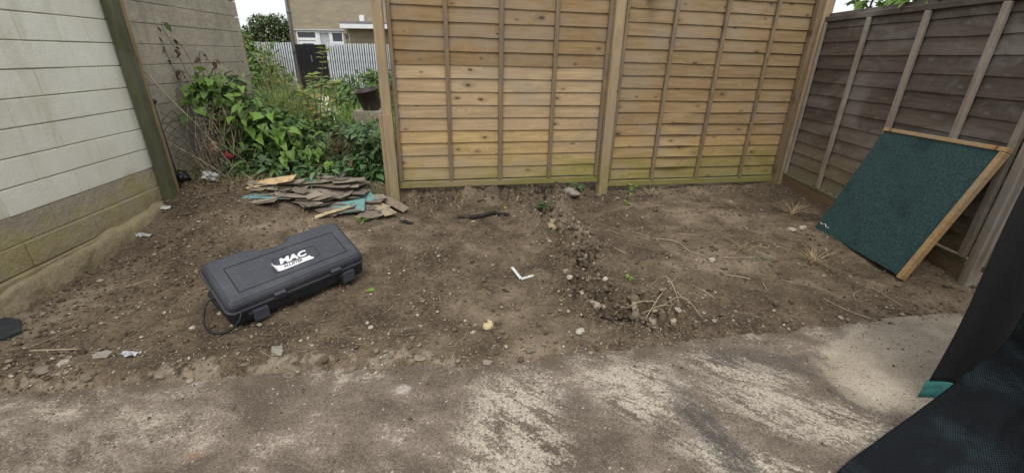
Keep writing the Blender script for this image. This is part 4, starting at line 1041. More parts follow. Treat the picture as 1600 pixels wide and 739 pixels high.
# extra withered tangle near the wall foot
r_ = np.random.default_rng(55); e = empty('dead_tangle', (-2.52, 3.66, 0.20), 0, 'grey brown tangle of dead twigs left of the climbing plant', 'dead plant')
mb = MB()
for i in range(90):
    f0 = Vector((r_.normal() * 0.10, r_.normal() * 0.06, 0)); t0 = f0 + Vector((r_.normal() * 0.10, r_.normal() * 0.06, r_.uniform(0.15, 0.65)))
    mb.tube(spline([f0, (f0 + t0) / 2 + Vector((r_.normal() * 0.05, r_.normal() * 0.05, 0)), t0], 6), 0.002, 3)
mb.build('twigs', M['drystem'], e)['kind'] = 'stuff'
P, D, N = lump_leaves([(0, 0, .30, .14, .08, .25), (0.02, 0, .6, .12, .08, .15)], 240, r_)
leaves('withered_leaves', P, D, N, r_.uniform(0.02, 0.05, 240), LEAF, M['lf_brown'], e)

# ------------------------------------------------------------------ chain link remnant
M['wire'] = m_plain('rusty_wire', (0.045, 0.040, 0.036), 0.7, 0.3, 30, 0.2, 0.001, 0.4)
cf = empty('chain_link_fence', (-2.672, 3.285, 0.16), 0, 'sagging chain link remnant on a black metal post behind the mossy post', 'wire fence')
mb = MB(); mb.tube([(0.005, 0, -0.05), (-0.015, 0, 0.73)], 0.014, 8); mb.tube([(-0.06, 0, 0.745), (0.01, 0, 0.735)], 0.017, 8); mb.build('post', M['wire'], cf, True)
mb = MB()
def cl(u, v):   # u away from the post, v up
    return Vector((0.01 + 0.30 * u, 0.02 + 0.16 * u + 0.02 * math.sin(v * 6 + u * 3), 0.04 + (0.62 - 0.16 * u * u) * v + 0.015 * math.sin(u * 7)))
cols, rows = 5, 9
for i in range(-rows, cols + 1):
    for sgn in (1, -1):
        pts = []
        for j in range(rows + 1):
            u = (i + j) / cols if sgn > 0 else (i + rows - j) / cols
            if -0.001 <= u <= 1.001: pts.append(cl(u, j / rows))
        if len(pts) > 1: mb.tube(pts, 0.0022, 4)
mb.build('wire_mesh', M['wire'], cf)

# ------------------------------------------------------------------ litter by the corner
def blob_mesh(sx, sy, sz_, seed, sub=2, amp=0.25):
    bm = bmesh.new(); bmesh.ops.create_icosphere(bm, subdivisions=sub, radius=1)
    r = random.Random(seed); ox = r.uniform(0, 99)
    for v in bm.verts:
        n = float(fbm(np.array([v.co.x + ox]), np.array([v.co.y + v.co.z * 1.7]), 1.3, 2, seed)[0])
        v.co *= 1 + amp * n
        v.co = Vector((v.co.x * sx, v.co.y * sy, v.co.z * sz_))
    me = bpy.data.meshes.new('blob'); bm.to_mesh(me); bm.free()
    me.polygons.foreach_set('use_smooth', [sub > 1] * len(me.polygons)); return me
def m_bag(name, col, rough=0.3):
    k = NT(name); p = k.coord('Object'); v = k.voro(p, 14, 'DISTANCE_TO_EDGE'); n = k.noise(p, 12, 4, 0.6, 1.0)
    return k.fin(col, rough, k.bump(k.math('ADD', v, n), 0.8, 0.02), 0.5)
M['blackbag'] = m_bag('black_bag', (0.008, 0.008, 0.012), 0.22); M['redbag'] = m_bag('red_bag', (0.26, 0.035, 0.05), 0.5); M['whitebag'] = m_bag('white_bag', (0.54, 0.54, 0.53), 0.5); M['pinkbag'] = m_bag('peach_bag', (0.55, 0.36, 0.25), 0.5)
def litter(name, me, mat, loc, rot, label, cat):
    me.materials.append(mat); o = link(name, me); o.location = loc; o.rotation_euler = rot; return tag(o, label, cat)
litter('plastic_bag', blob_mesh(0.055, 0.05, 0.055, 1, 3, 0.4), M['blackbag'], (-2.66, 3.33, sz(-2.66, 3.33) + 0.05), (0, 0.2, 0), 'shiny black plastic bag at the foot of the mossy post', 'bag')
litter('plastic_bag', blob_mesh(0.050, 0.022, 0.045, 2, 3, 1.1), M['redbag'], (-2.45, 3.60, 0.45), (0, 0.3, 0), 'dull red plastic bag caught in the dead twigs', 'bag')
litter('plastic_bag', blob_mesh(0.045, 0.022, 0.038, 3, 3, 1.1), M['pinkbag'], (-2.54, 3.62, 0.50), (0, -0.2, 0), 'peach coloured plastic bag caught in the dead twigs', 'bag')
litter('plastic_sheet', blob_mesh(0.07, 0.04, 0.03, 4, 3, 1.0), M['whitebag'], (-2.53, 3.45, sz(-2.53, 3.45) + 0.05), (0, 0.1, 0.3), 'crumpled white plastic on the bank below the red bag', 'litter')

# brown tub beside the left post, and white planks in the grass
M['tub'] = m_plain('brown_tub', (0.035, 0.022, 0.020), 0.5, 0.3, 15, 0.2, 0.003, 0.4)
prof = [(0.10, 0), (0.105, 0.01), (0.13, 0.20), (0.142, 0.205), (0.142, 0.225), (0.128, 0.225), (0.10, 0.03), (0.0, 0.03)]
V = []; Fc = []; ns = 28
for r0, z0 in prof:
    for i in range(ns): V.append((r0 * math.cos(2 * math.pi * i / ns), r0 * math.sin(2 * math.pi * i / ns), z0))
for j in range(len(prof) - 1):
    for i in range(ns): Fc.append((j * ns + i, j * ns + (i + 1) % ns, (j + 1) * ns + (i + 1) % ns, (j + 1) * ns + i))
Fc.append(tuple(range(ns - 1, -1, -1)))
tub = link('plant_tub', mesh('plant_tub', V, Fc, True), None, M['tub']); tub.location = (-1.70, 5.3, 0.625); tub.rotation_euler = (rad(8), rad(-10), 0); tub.scale = (1.0, 1.0, 1.05)
tag(tub, 'dark brown plant tub behind the left fence post', 'tub')
mb = MB(); mb.box((-0.16, -0.16, 0), (0.16, 0.16, 0.47)); st_ = mb.build('tub_stand', M['block'], None); st_.location = (-1.72, 5.3, 0.15); tag(st_, 'rough block under the brown plant tub', 'block')
M['plank'] = m_plain('pale_plank', (0.55, 0.50, 0.40), 0.8, 0.2, 10)
for a, b, lb in (((-2.80, 6.3, 0.20), (-2.95, 6.8, 0.62), 'left white plank propped in the long grass'), ((-2.62, 6.2, 0.18), (-2.78, 6.6, 0.64), 'middle white plank propped in the long grass'), ((-2.50, 6.2, 0.20), (-2.66, 6.5, 0.52), 'right short white plank propped in the long grass')):
    a = Vector(a); b = Vector(b); me = box_mesh(0.07, 0.018, (b - a).length, 0.003).copy(); o = link('plank', me, None, M['plank'])
    o.location = (a + b) / 2; o.rotation_euler = (b - a).to_track_quat('Z', 'Y').to_euler(); tag(o, lb, 'plank', 'white planks in the long grass')

# ------------------------------------------------------------------ slatted metal fence, gate, house, tree
M['slat'] = m_plain('galvanised_slat', (0.50, 0.52, 0.55), 0.5, 0.18, 6, 0.1, 0.002, 0.5)
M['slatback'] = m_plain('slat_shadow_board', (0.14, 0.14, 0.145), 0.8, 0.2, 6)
M['gate'] = m_plain('black_gate', (0.010, 0.010, 0.011), 0.7, 0.3, 6, 0.2, 0.004, 0.25)
def slat_fence(x0, x1, label):
    e = empty('slatted_fence', (x0, 13.0, 0.0), 0, label, 'fence')
    me = box_mesh(0.040, 0.026, 1.44, 0.006, key='slat'); 
    if not me.materials: me.materials.append(M['slat'])
    n = int((x1 - x0) / 0.066); rr = random.Random(int(abs(x0) * 100))
    for i in range(n):
        o = link('slat', me, e); o.location = (0.033 + i * 0.066, rr.uniform(-0.003, 0.003), 0.76 + rr.uniform(-0.012, 0.012)); o.rotation_euler = (0, rr.uniform(-.008, .008), rr.uniform(-.1, .1))
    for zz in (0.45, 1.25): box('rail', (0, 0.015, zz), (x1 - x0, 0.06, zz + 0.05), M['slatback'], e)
    box('shade_backing', (0, 0.062, 0.02), (x1 - x0, 0.09, 1.40), M['slatback'], e)  # added dark board, stands in for the shading between the slats
    return e
slat_fence(-9.6, -6.20, 'pale grey slatted metal fence left of the black gate')
slat_fence(-5.27, -2.9, 'pale grey slatted metal fence right of the black gate')
ga = empty('gate', (-6.16, 13.0, 0), 0, 'solid black gate between the pale slatted fences', 'gate')
for i in range(6): box('plank', (0.01 + i * 0.142, 0.0, 0.03), (0.01 + i * 0.142 + 0.139, 0.03, 1.44 + 0.004 * (i % 2)), M['gate'], ga, 0.004)
box('crossbar', (0.01, 0.031, 0.4), (0.86, 0.06, 0.5), M['gate'], ga); box('crossbar', (0.01, 0.031, 1.15), (0.86, 0.06, 1.25), M['gate'], ga)
box('handle', (0.42, -0.025, 0.98), (0.45, 0.0, 1.16), M['slatback'], ga, 0.005)
# dark void of the alley behind the gate is the gate itself; a white bar leans by the gate
mb = MB(); mb.box((-0.42, -0.02, 0), (0.30, 0.02, 0.035)); mb.box((0.22, -0.022, -0.45), (0.26, 0.022, 0.0))
wb = mb.build('white_rail', M['plank'], None); wb.location = (-6.35, 12.6, 0.52); tag(wb, 'thin white rail standing before the slatted fence', 'rail')

k = NT('pale_brick'); p_ = k.pos(); xz = k.sep(p_); cv = k.new('ShaderNodeCombineXYZ'); k.put(cv.inputs[0], xz[0]); k.put(cv.inputs[1], xz[2])
bk = k.new('ShaderNodeTexBrick'); k.put(bk.inputs['Vector'], cv.outputs[0]); bk.inputs['Scale'].default_value = 1.0; bk.inputs['Brick Width'].default_value = 0.24; bk.inputs['Row Height'].default_value = 0.085; bk.inputs['Mortar Size'].default_value = 0.008
bk.inputs['Color1'].default_value = (0.37, 0.31, 0.205, 1); bk.inputs['Color2'].default_value = (0.30, 0.25, 0.17, 1); bk.inputs['Mortar'].default_value = (0.30, 0.27, 0.21, 1)
c_ = k.mix(k.rng(k.noise(k.map(p_, (0.6, 1, 2)), 1.6, 4), 0.42, 0.66, 0, 0.55), bk.outputs[0], (0.24, 0.215, 0.175))
M['hbrick'] = k.fin(c_, 0.9, k.bump(bk.outputs['Fac'], 0.3, -0.006), 0.2)
M['upvc'] = m_plain('white_plastic', (0.74, 0.75, 0.76), 0.45, 0.05, 3, 0.05, 0.001, 0.4)
M['glass'] = NT('window_glass').fin((0.035, 0.045, 0.055), 0.08, None, 0.6)
M['net'] = m_plain('net_curtain', (0.42, 0.44, 0.45), 0.9, 0.15, 12)
M['pipe'] = m_plain('grey_pipe', (0.20, 0.19, 0.185), 0.6, 0.15, 4)
M['roof'] = m_plain('roof_tile', (0.12, 0.10, 0.09), 0.85, 0.2, 3)
hs_ = empty('house', (-8.05, 17.0, 0), rad(-1.5), 'pale brick house with a white door behind the slatted fence', 'house')
def hb(name, lo, hi, mat, par=None, bev=0.004): return box(name, lo, hi, M[mat], par or hs_, bev)
W0, W1, ZT = 0.0, 9.0, 5.2
hb('wall', (W0, 0, 1.985), (W1, 0.3, ZT), 'hbrick'); hb('wall', (W0, 0, 0), (0.10, 0.3, 1.982), 'hbrick'); hb('wall', (1.845, 0, 0), (W1, 0.3, 1.982), 'hbrick')
hb('wall', (W0, 0.302, 0), (0.3, 7.0, ZT), 'hbrick')
hb('lintel', (0.06, -0.02, 1.955), (1.90, 0.02, 2.00), 'net')
# door
dr = hb('door', (0.16, 0.06, 0.05), (0.80, 0.11, 1.62), 'upvc'); 
hb('door_frame', (0.10, 0.04, 0.0), (0.155, 0.14, 1.95), 'upvc'); hb('door_frame', (0.805, 0.04, 0.0), (0.90, 0.14, 1.95), 'upvc'); hb('door_frame', (0.157, 0.04, 1.63), (0.803, 0.14, 1.72), 'upvc'); hb('door_frame', (0.157, 0.04, 1.90), (0.803, 0.14, 1.95), 'upvc')
hb('fanlight', (0.157, 0.09, 1.722), (0.803, 0.10, 1.898), 'glass')
gl = box('pane', (-0.20, -0.035, -0.55 + 0.9), (0.22, -0.027, 0.70), M['glass'], dr)
# windows to the right of the door
def window(x0, x1, z0, z1, pane='glass'):
    w = hb('window', (x0 + 0.05, 0.10, z0 + 0.05), (x1 - 0.05, 0.115, z1 - 0.05), pane)
    cx, cz = (x0 + x1) / 2, (z0 + z1) / 2; cy = 0.1075
    for lo, hi in (((x0, .05, z0), (x0 + .06, .14, z1)), ((x1 - .06, .05, z0), (x1, .14, z1)), ((x0 + .061, .05, z0), (x1 - .061, .14, z0 + .06)), ((x0 + .061, .05, z1 - .06), (x1 - .061, .14, z1))):
        box('frame', (lo[0] - cx, lo[1] - cy, lo[2] - cz), (hi[0] - cx, hi[1] - cy, hi[2] - cz), M['upvc'], w, 0.003)
    return w
window(0.902, 1.36, 1.0, 1.95, 'net'); window(1.362, 1.842, 1.55, 1.95); window(1.362, 1.842, 1.0, 1.548, 'net')
hb('sill_wall', (0.902, 0.02, 0.0), (1.843, 0.28, 0.998), 'hbrick')
hb('interior', (0.1, 0.36, 0.0), (1.85, 0.40, 2.0), 'gate')
cn = hb('canopy', (1.98, -0.55, 2.02), (4.6, -0.003, 2.17), 'upvc'); box('flashing', (-1.32, -0.285, 0.078), (1.32, 0.27, 0.14), M['pipe'], cn)
hb('alarm_box', (2.52, -0.08, 2.26), (2.70, -0.003, 2.46), 'upvc', bev=0.02)
lm = hb('wall_lamp', (1.93, -0.10, 1.72), (1.99, -0.003, 1.83), 'pipe', bev=0.01); box('lamp_cap', (-0.035, -0.06, 0.058), (0.035, 0.04, 0.075), M['gate'], lm, 0.005)
hb('bracket', (2.05, -0.03, 1.60), (2.08, -0.003, 1.85), 'upvc')
mb = MB(); mb.tube([(0.0, -0.07, 0), (0.0, -0.07, ZT)], 0.05, 10); mb.tube([(0.0, -0.07, 2.5), (0.0, -0.07, 2.58)], 0.062, 10); mb.build('drainpipe', M['pipe'], hs_, True)
hb('upper_window', (2.35, -0.02, 2.98), (3.9, 0.0 - 0.003, 3.06), 'upvc')
rf = MB(); rf.add([(-0.3, -0.4, ZT), (9.3, -0.4, ZT), (9.3, 7.4, ZT), (-0.3, 7.4, ZT), (-0.3, 3.5, ZT + 2), (9.3, 3.5, ZT + 2)], [(0, 1, 5, 4), (2, 3, 4, 5), (0, 4, 3), (1, 2, 5), (0, 3, 2, 1)])
rf.build('roof', M['roof'], hs_)

def tree(base_pt, lumps, n, label, seed, size, leaf='lf_tree', flowers=0):
    r_ = np.random.default_rng(seed); b = Vector(base_pt); e = empty('tree', b, 0, label, 'tree')
    mb = MB(); top = max(l[2] for l in lumps) - b.z
    mb.tube(spline([(0, 0, -0.2), (0.05, 0, top * 0.4), (0, 0.05, top * 0.8)], 8), [0.14 - 0.09 * t / 8 for t in range(9)], 8)
    for l in lumps:
        tip = Vector((l[0] - b.x, l[1] - b.y, l[2] - b.z)); mb.tube(spline([(0, 0, top * 0.35), tip * 0.6 + Vector((0, 0, 0.1)), tip], 6), [0.05 - 0.04 * t / 6 for t in range(7)], 5)
    mb.build('trunk', M['bark'], e, True)
    LL = [(l[0] - b.x, l[1] - b.y, l[2] - b.z, l[3], l[4], l[5]) for l in lumps]
    P, D, N = lump_leaves(LL, n, r_, 0.35); leaves('crown', P, D, N, size * r_.uniform(0.6, 1.3, n), LEAF, M[leaf], e)
    if flowers:
        P, D, N = lump_leaves(LL, flowers, r_, 0.93, -0.2); leaves('blossom', P, D, N, r_.uniform(0.06, 0.11, flowers), PETAL, M['blossom'], e)
    return e
tree((-11.8, 22, 0.1), [(-12.4, 22, 1.8, .7, .6, .55), (-11.6, 22, 2.2, .75, .6, .65), (-11.0, 22, 2.35, .5, .6, .5), (-12.9, 22, 1.5, .6, .6, .5), (-11.2, 22.2, 1.6, .9, .6, .6), (-10.6, 22, 1.9, .4, .5, .5), (-12.0, 22, 2.45, .35, .4, .3)], 4200,
     'pale blossoming bushy tree between the wall and the house', 61, 0.16, flowers=900)

# shrubs that lean over the right fence, and a sprig over the tan fence
def overhang(name, lumps, n, label, seed, size, mats):
    r_ = np.random.default_rng(seed); b = Vector((np.mean([l[0] for l in lumps]), np.mean([l[1] for l in lumps]), 0.0)); e = empty(name, b, 0, label, 'ivy')
    LL = [(l[0] - b.x, l[1] - b.y, l[2], l[3], l[4], l[5]) for l in lumps]
    for mt, f in zip(mats, (0.6, 0.4)):
        nn = int(n * f); P, D, N = lump_leaves(LL, nn, r_, 0.5); leaves('foliage', P, D, N, size * r_.uniform(0.6, 1.3, nn), IVYL, M[mt], e)
    mb = MB()
    for l in LL: mb.tube(spline([(l[0] * 0.6 + 0.12, abs(l[1]) + 0.22, 0.0), (l[0] * 0.9 + 0.06, abs(l[1]) + 0.16, l[2] * 0.7), (l[0], l[1], l[2] + 0.12)], 8), 0.008, 5)
    mb.build('stem', M['brownstem'], e, True); return e
overhang('ivy', [(3.02, 4.10, 1.72, .12, .16, .10), (2.98, 3.75, 1.72, .12, .2, .09), (2.96, 3.45, 1.70, .14, .2, .09), (2.95, 3.15, 1.72, .14, .2, .09), (3.02, 2.9, 1.74, .1, .16, .08), (3.12, 3.6, 1.85, .16, .5, .12)], 420, 'bright ivy spilling over the top of the dark right fence', 71, 0.085, ('lf_bright', 'lf_mid'))
overhang('ivy', [(1.20, 4.22, 1.95, .06, .05, .06), (1.16, 4.08, 1.80, .03, .02, .08)], 30, 'small ivy sprig hanging over the tan fence top', 72, 0.06, ('lf_mid', 'lf_dark'))

# ------------------------------------------------------------------ soil details
M['stone'] = m_obj('field_stone', 40, 0.85, 0.5, (0.16, 0.125, 0.09), 0.45)
M['pebble'] = m_islands('pebbles', [(0.0, (0.085, 0.062, 0.042)), (0.45, (0.17, 0.132, 0.092)), (0.8, (0.28, 0.23, 0.165)), (0.95, (0.40, 0.345, 0.265)), (1.0, (0.52, 0.47, 0.39))])
M['clod'] = m_islands('soil_clods', [(0.0, (0.055, 0.040, 0.027)), (0.5, (0.095, 0.070, 0.047)), (1.0, (0.165, 0.13, 0.09))], 0.95, 0.8)
ico = bmesh.new(); bmesh.ops.create_icosphere(ico, subdivisions=1, radius=1)
ico.verts.ensure_lookup_table(); IV = np.array([v.co[:] for v in ico.verts]); IF = np.array([[v.index for v in f.verts] for f in ico.faces]); ico.free()
def pebbles(name, P, R, mat, r_, flat=(0.5, 0.8), rough=0.22, sink=0.3):
    n = len(P); sc = R[:, None] * np.stack([r_.uniform(0.7, 1.3, n), r_.uniform(0.7, 1.3, n), r_.uniform(*flat, n)], -1)
    J = IV[None] * (1 + r_.normal(0, rough, (n, len(IV), 1))) * sc[:, None]
    az = r_.uniform(0, 2 * np.pi, n); c_, s_ = np.cos(az)[:, None], np.sin(az)[:, None]
    V = np.stack([J[..., 0] * c_ - J[..., 1] * s_, J[..., 0] * s_ + J[..., 1] * c_, J[..., 2]], -1)
    V = V + P[:, None] + np.array([0, 0, 1.0]) * (sc[:, 2] * (1 - sink))[:, None, None]
    T = (IF[None] + (np.arange(n) * len(IV))[:, None, None]).reshape(-1, 3)
    return link(name, np_mesh(name, V.reshape(-1, 3), T=T), None, mat)
def scatter(n, r_, dens):
    x = r_.uniform(-2.85, 2.8, n * 4); u = r_.random(n * 4); y = 1.2 + 3.1 * u ** 1.25
    ey = np.interp(x, EDGE[:, 0], EDGE[:, 1]); keep = (y > ey - 0.05) & (r_.random(n * 4) < dens(x, y))
    x, y = x[keep][:n], y[keep][:n]; return np.stack([x, y, soil_z(x, y)], -1)
r_ = np.random.default_rng(81)
def dens_p(x, y):
    q = (x - FO[0]) * FN[0] + (y - FO[1]) * FN[1]; d = dist_poly(x, y, TR)
    ey = np.interp(x, EDGE[:, 0], EDGE[:, 1])
    return np.clip(0.25 + 0.75 * vnoise(x * 2.3, y * 2.3, 5) ** 2 + 0.6 * np.exp(-(d / 0.2) ** 2) + 0.5 * S((-1.5 - x) / 0.6) + 0.3 * np.exp(-((q + .1) / .2) ** 2) + 0.4 * np.exp(-((y - ey) / 0.2) ** 2) - 0.25 * S((x - 0.9) / 0.5), 0, 1)
P = scatter(15000, r_, dens_p); tag(pebbles('pebbles', P, np.clip(r_.lognormal(math.log(0.0038), 0.55, len(P)), 0.0015, 0.013), M['pebble'], r_), 'small pale pebbles scattered through the bare soil', 'pebbles', kind='stuff')
def dens_c(x, y):
    q = (x - FO[0]) * FN[0] + (y - FO[1]) * FN[1]; d = dist_poly(x, y, TR)
    return np.clip(0.12 + 1.0 * np.exp(-(d / 0.13) ** 2) + 0.7 * np.exp(-((q + .05) / .15) ** 2) + 0.35 * S((-1.5 - x) / 0.6), 0, 1)
P = scatter(9000, r_, dens_c); dd = np.exp(-(dist_poly(P[:, 0], P[:, 1], TR) / 0.13) ** 2)
tag(pebbles('soil_clods', P, np.clip(r_.lognormal(math.log(0.0042), 0.55, len(P)) * (1 + 1.0 * dd), 0.0018, 0.019), M['clod'], r_, (0.45, 0.9), 0.38, 0.55), 'crumbled clods of dark soil', 'soil', kind='stuff')
n = 2600; P = scatter(n, r_, lambda x, y: np.clip(0.2 + 0.8 * vnoise(x * 3.1, y * 3.1, 15) ** 2, 0, 1)); n = len(P); az = r_.uniform(0, 2 * np.pi, n); Ls = np.clip(r_.lognormal(math.log(0.022), 0.6, n), 0.006, 0.09)
dx = np.stack([np.cos(az), np.sin(az), 0 * az], -1); nx_ = np.stack([-np.sin(az), np.cos(az), 0 * az], -1) * 0.0011
A1 = P - dx * Ls[:, None] / 2; B1 = P + dx * Ls[:, None] / 2; C1 = P + nx_ * r_.normal(0, 6, (n, 1)) * (Ls[:, None] / 0.03)
A1[:, 2] = soil_z(A1[:, 0], A1[:, 1]) + 0.003; B1[:, 2] = soil_z(B1[:, 0], B1[:, 1]) + 0.003; C1[:, 2] = soil_z(C1[:, 0], C1[:, 1]) + 0.006
V = np.stack([A1 - nx_, A1 + nx_, C1 - nx_, C1 + nx_, B1 - nx_ * .4, B1 + nx_ * .4], 1); Q = (np.array([(0, 2, 3, 1), (2, 4, 5, 3)])[None] + (np.arange(n) * 6)[:, None, None]).reshape(-1, 4)
tag(link('straw_bits', np_mesh('straw_bits', V.reshape(-1, 3), Q=Q), None, M['straw']), 'short dry straw fragments strewn over the soil', 'straw', kind='stuff')
# angular crumbled lumps thrown up along the trench and the bank
def hulls(k_, seed):
    out = []; r = np.random.default_rng(seed)
    for i in range(k_):
        bm = bmesh.new()
        for q in unit(r.normal(size=(13, 3))) * r.uniform(0.7, 1.0, (13, 1)) * np.array([1.2, 0.9, 0.7]): bm.verts.new(q)
        res = bmesh.ops.convex_hull(bm, input=list(bm.verts)); bmesh.ops.triangulate(bm, faces=list(bm.faces))
        bmesh.ops.delete(bm, geom=[v for v in bm.verts if not v.link_faces], context='VERTS')
        bm.verts.ensure_lookup_table(); bm.verts.index_update()
        out.append((np.array([v.co[:] for v in bm.verts]), np.array([[v.index for v in f.verts] for f in bm.faces]))); bm.free()
    return out
HU = hulls(14, 5); Vs = []; Ts = []; off_ = 0; nn = 620
for i in range(nn):
    if i < 430:
        t = r_.random(); yy = 1.92 + 2.0 * t; xx = float(np.interp(yy, TR[::-1, 1], TR[::-1, 0])) + r_.normal(0, 0.085) + 0.03
        if r_.random() < 0.18: xx, yy = 0.70 + r_.normal(0, 0.12), 1.95 + r_.normal(0, 0.07)
    else:
        s_ = r_.uniform(0.0, 2.1); q_ = -0.05 + r_.normal(0, 0.06); xx, yy = float(FO[0] + FD[0] * s_ + FN[0] * q_), float(FO[1] + FD[1] * s_ + FN[1] * q_)
    hv, hf = HU[int(r_.integers(0, 14))]; rr_ = float(np.clip(r_.lognormal(math.log(0.016), 0.5), 0.006, 0.046))
    Rm = np.array(Euler((r_.uniform(0, 6), r_.uniform(0, 6), r_.uniform(0, 6))).to_matrix())
    Vs.append(hv @ Rm.T * rr_ + np.array([xx, yy, sz(xx, yy) + rr_ * 0.1])); Ts.append(hf + off_); off_ += len(hv)
M['rubble'] = m_islands('soil_rubble', [(0.0, (0.075, 0.056, 0.038)), (0.45, (0.130, 0.100, 0.069)), (0.8, (0.22, 0.178, 0.127)), (1.0, (0.34, 0.285, 0.21))], 0.95, 0.9)
tag(link('soil_rubble', np_mesh('soil_rubble', np.concatenate(Vs), T=np.concatenate(Ts)), None, M['rubble']), 'angular crumbled soil lumps along the trench and the fence foot', 'rubble', kind='stuff')
# pebbles and crumbs on the slab
n = 500; x = r_.uniform(-2.2, 2.2, n); y = np.interp(x, EDGE[:, 0], EDGE[:, 1]) - np.abs(r_.exponential(0.22, n)) - 0.01; P = np.stack([x, y, slab_z(x, y)], -1)
tag(pebbles('slab_grit', P, np.clip(r_.lognormal(math.log(0.0022), 0.5, n), 0.001, 0.008), M['clod'], r_), 'loose dark grit on the concrete slab', 'grit', kind='stuff')

def stone(x, y, r, col, label, group=None, cat='stone', flat=0.6, seed=0, name='stone', rot=None):
    me = blob_mesh(r * 1.25, r * 0.85, r * flat, seed, 2, 0.5); me.polygons.foreach_set('use_smooth', [False] * len(me.polygons)); me.materials.append(M['stone'])
    o = link(name, me); o.location = (x, y, sz(x, y) + r * flat * 0.45); o.rotation_euler = (0, 0, rot if rot is not None else seed * 1.7); o.color = (*col, 1); return tag(o, label, cat, group)
PALE = (0.38, 0.33, 0.26); TAN = (0.36, 0.29, 0.205); WHT = (0.42, 0.385, 0.33); GRY = (0.26, 0.235, 0.20)
spec = [(-1.89, 1.44, .020, WHT, 'white angular stone on the soil near the left slab edge'), (-1.757, 1.481, .030, GRY, 'grey mossy stone chunk near the left slab edge'),
        (-1.543, 1.721, .014, WHT, 'white stone just left of the power cord'), (-0.115, 1.786, .024, (0.50, 0.40, 0.24), 'yellowish flat stone in the middle of the soil near the slab'),
        (-0.108, 1.84, .012, (0.50, 0.42, 0.28), 'small yellowish stone behind the yellowish flat stone'), (0.338, 1.745, .022, WHT, 'white flat stone left of the trench end'),
        (0.755, 1.83, .026, WHT, 'large white stone at the near end of the trench'), (0.82, 1.80, .022, TAN, 'tan stone beside the large white stone at the trench end'),
        (0.309, 3.212, .060, (0.33, 0.26, 0.17), 'tan rubble lump at the left of the trench'), (0.35, 3.42, .07, (0.30, 0.24, 0.16), 'largest sandy rubble lump near the top of the trench'),
        (0.50, 2.70, .035, GRY, 'square grey stone in the trench'), (0.366, 2.385, .022, WHT, 'white stone on the left lip of the trench'), (0.43, 1.98, .045, (0.30, 0.245, 0.18), 'flat tan stone at the near turn of the trench'),
        (0.565, 2.267, .020, WHT, 'white stone on the right lip of the trench'), (1.345, 2.583, .022, PALE, 'pale leaf shaped stone alone on the smooth soil'), (2.174, 3.087, .030, PALE, 'pale square stone left of the green panel'),
        (2.31, 3.16, .026, PALE, 'pale sliver of stone closest to the green panel'), (0.56, 3.9, .07, GRY, 'flat grey slab of stone beside the middle fence post'), (-2.60, 2.55, .022, WHT, 'white stone at the foot of the painted wall'),
        (-1.01, 1.505, .028, GRY, 'grey crust stone on the slab edge below the case')]
for i, (x, y, r, c_, lb) in enumerate(spec): stone(x, y, r, c_, lb, seed=i + 1)
def stone_words(x, in_trench, ci):
    tone = ('pale', 'tan', 'grey')[ci]
    where = 'in the crumbly trench' if in_trench else ('on the soil left of the tool case' if x < -1.3 else ('on the soil between the tool case and the trench' if x < 0.3 else 'on the soil right of the trench'))
    return (PALE, TAN, GRY)[ci], 'small ' + tone + ' stone lying ' + where, 'small ' + tone + ' stones ' + where
rs = random.Random(17)
for i in range(70):
    x = rs.uniform(-2.5, 2.3); ey = float(np.interp(x, EDGE[:, 0], EDGE[:, 1])); y = ey + 0.06 + rs.random() ** 1.2 * 2.1
    if i < 26: t = rs.random(); q = TR[0] * (1 - t) + TR[-2] * t; x = float(np.interp(3.95 - 2.1 * t, TR[::-1, 1], TR[::-1, 0])) + rs.gauss(0, 0.09); y = 3.95 - 2.1 * t
    stone(x, y, rs.uniform(.007, .014) * (1.25 if i < 26 else 1), *stone_words(x, i < 26, rs.choice([0, 1, 2, 1, 0])), seed=50 + i)

# broken concrete crust along the left slab edge
rs = random.Random(23)
for i in range(9):
    x = -1.95 + i * 0.26 + rs.uniform(-.05, .05); y = float(np.interp(x, EDGE[:, 0], EDGE[:, 1])) + rs.uniform(0.0, 0.10)
    o = stone(x, y, rs.uniform(.012, .026), rs.choice([(0.20, 0.165, 0.125), (0.24, 0.20, 0.155), (0.16, 0.135, 0.10)]), 'crumbling concrete lump, ' + ('leftmost', 'second from the left', 'third from the left', 'fourth from the left', 'middle one', 'sixth from the left', 'seventh from the left', 'eighth from the left', 'rightmost')[i] + ' along the slab edge', 'concrete lumps along the slab edge', 'concrete lump', 0.5, 150 + i, 'concrete_lump', rs.uniform(-0.3, 0.3))

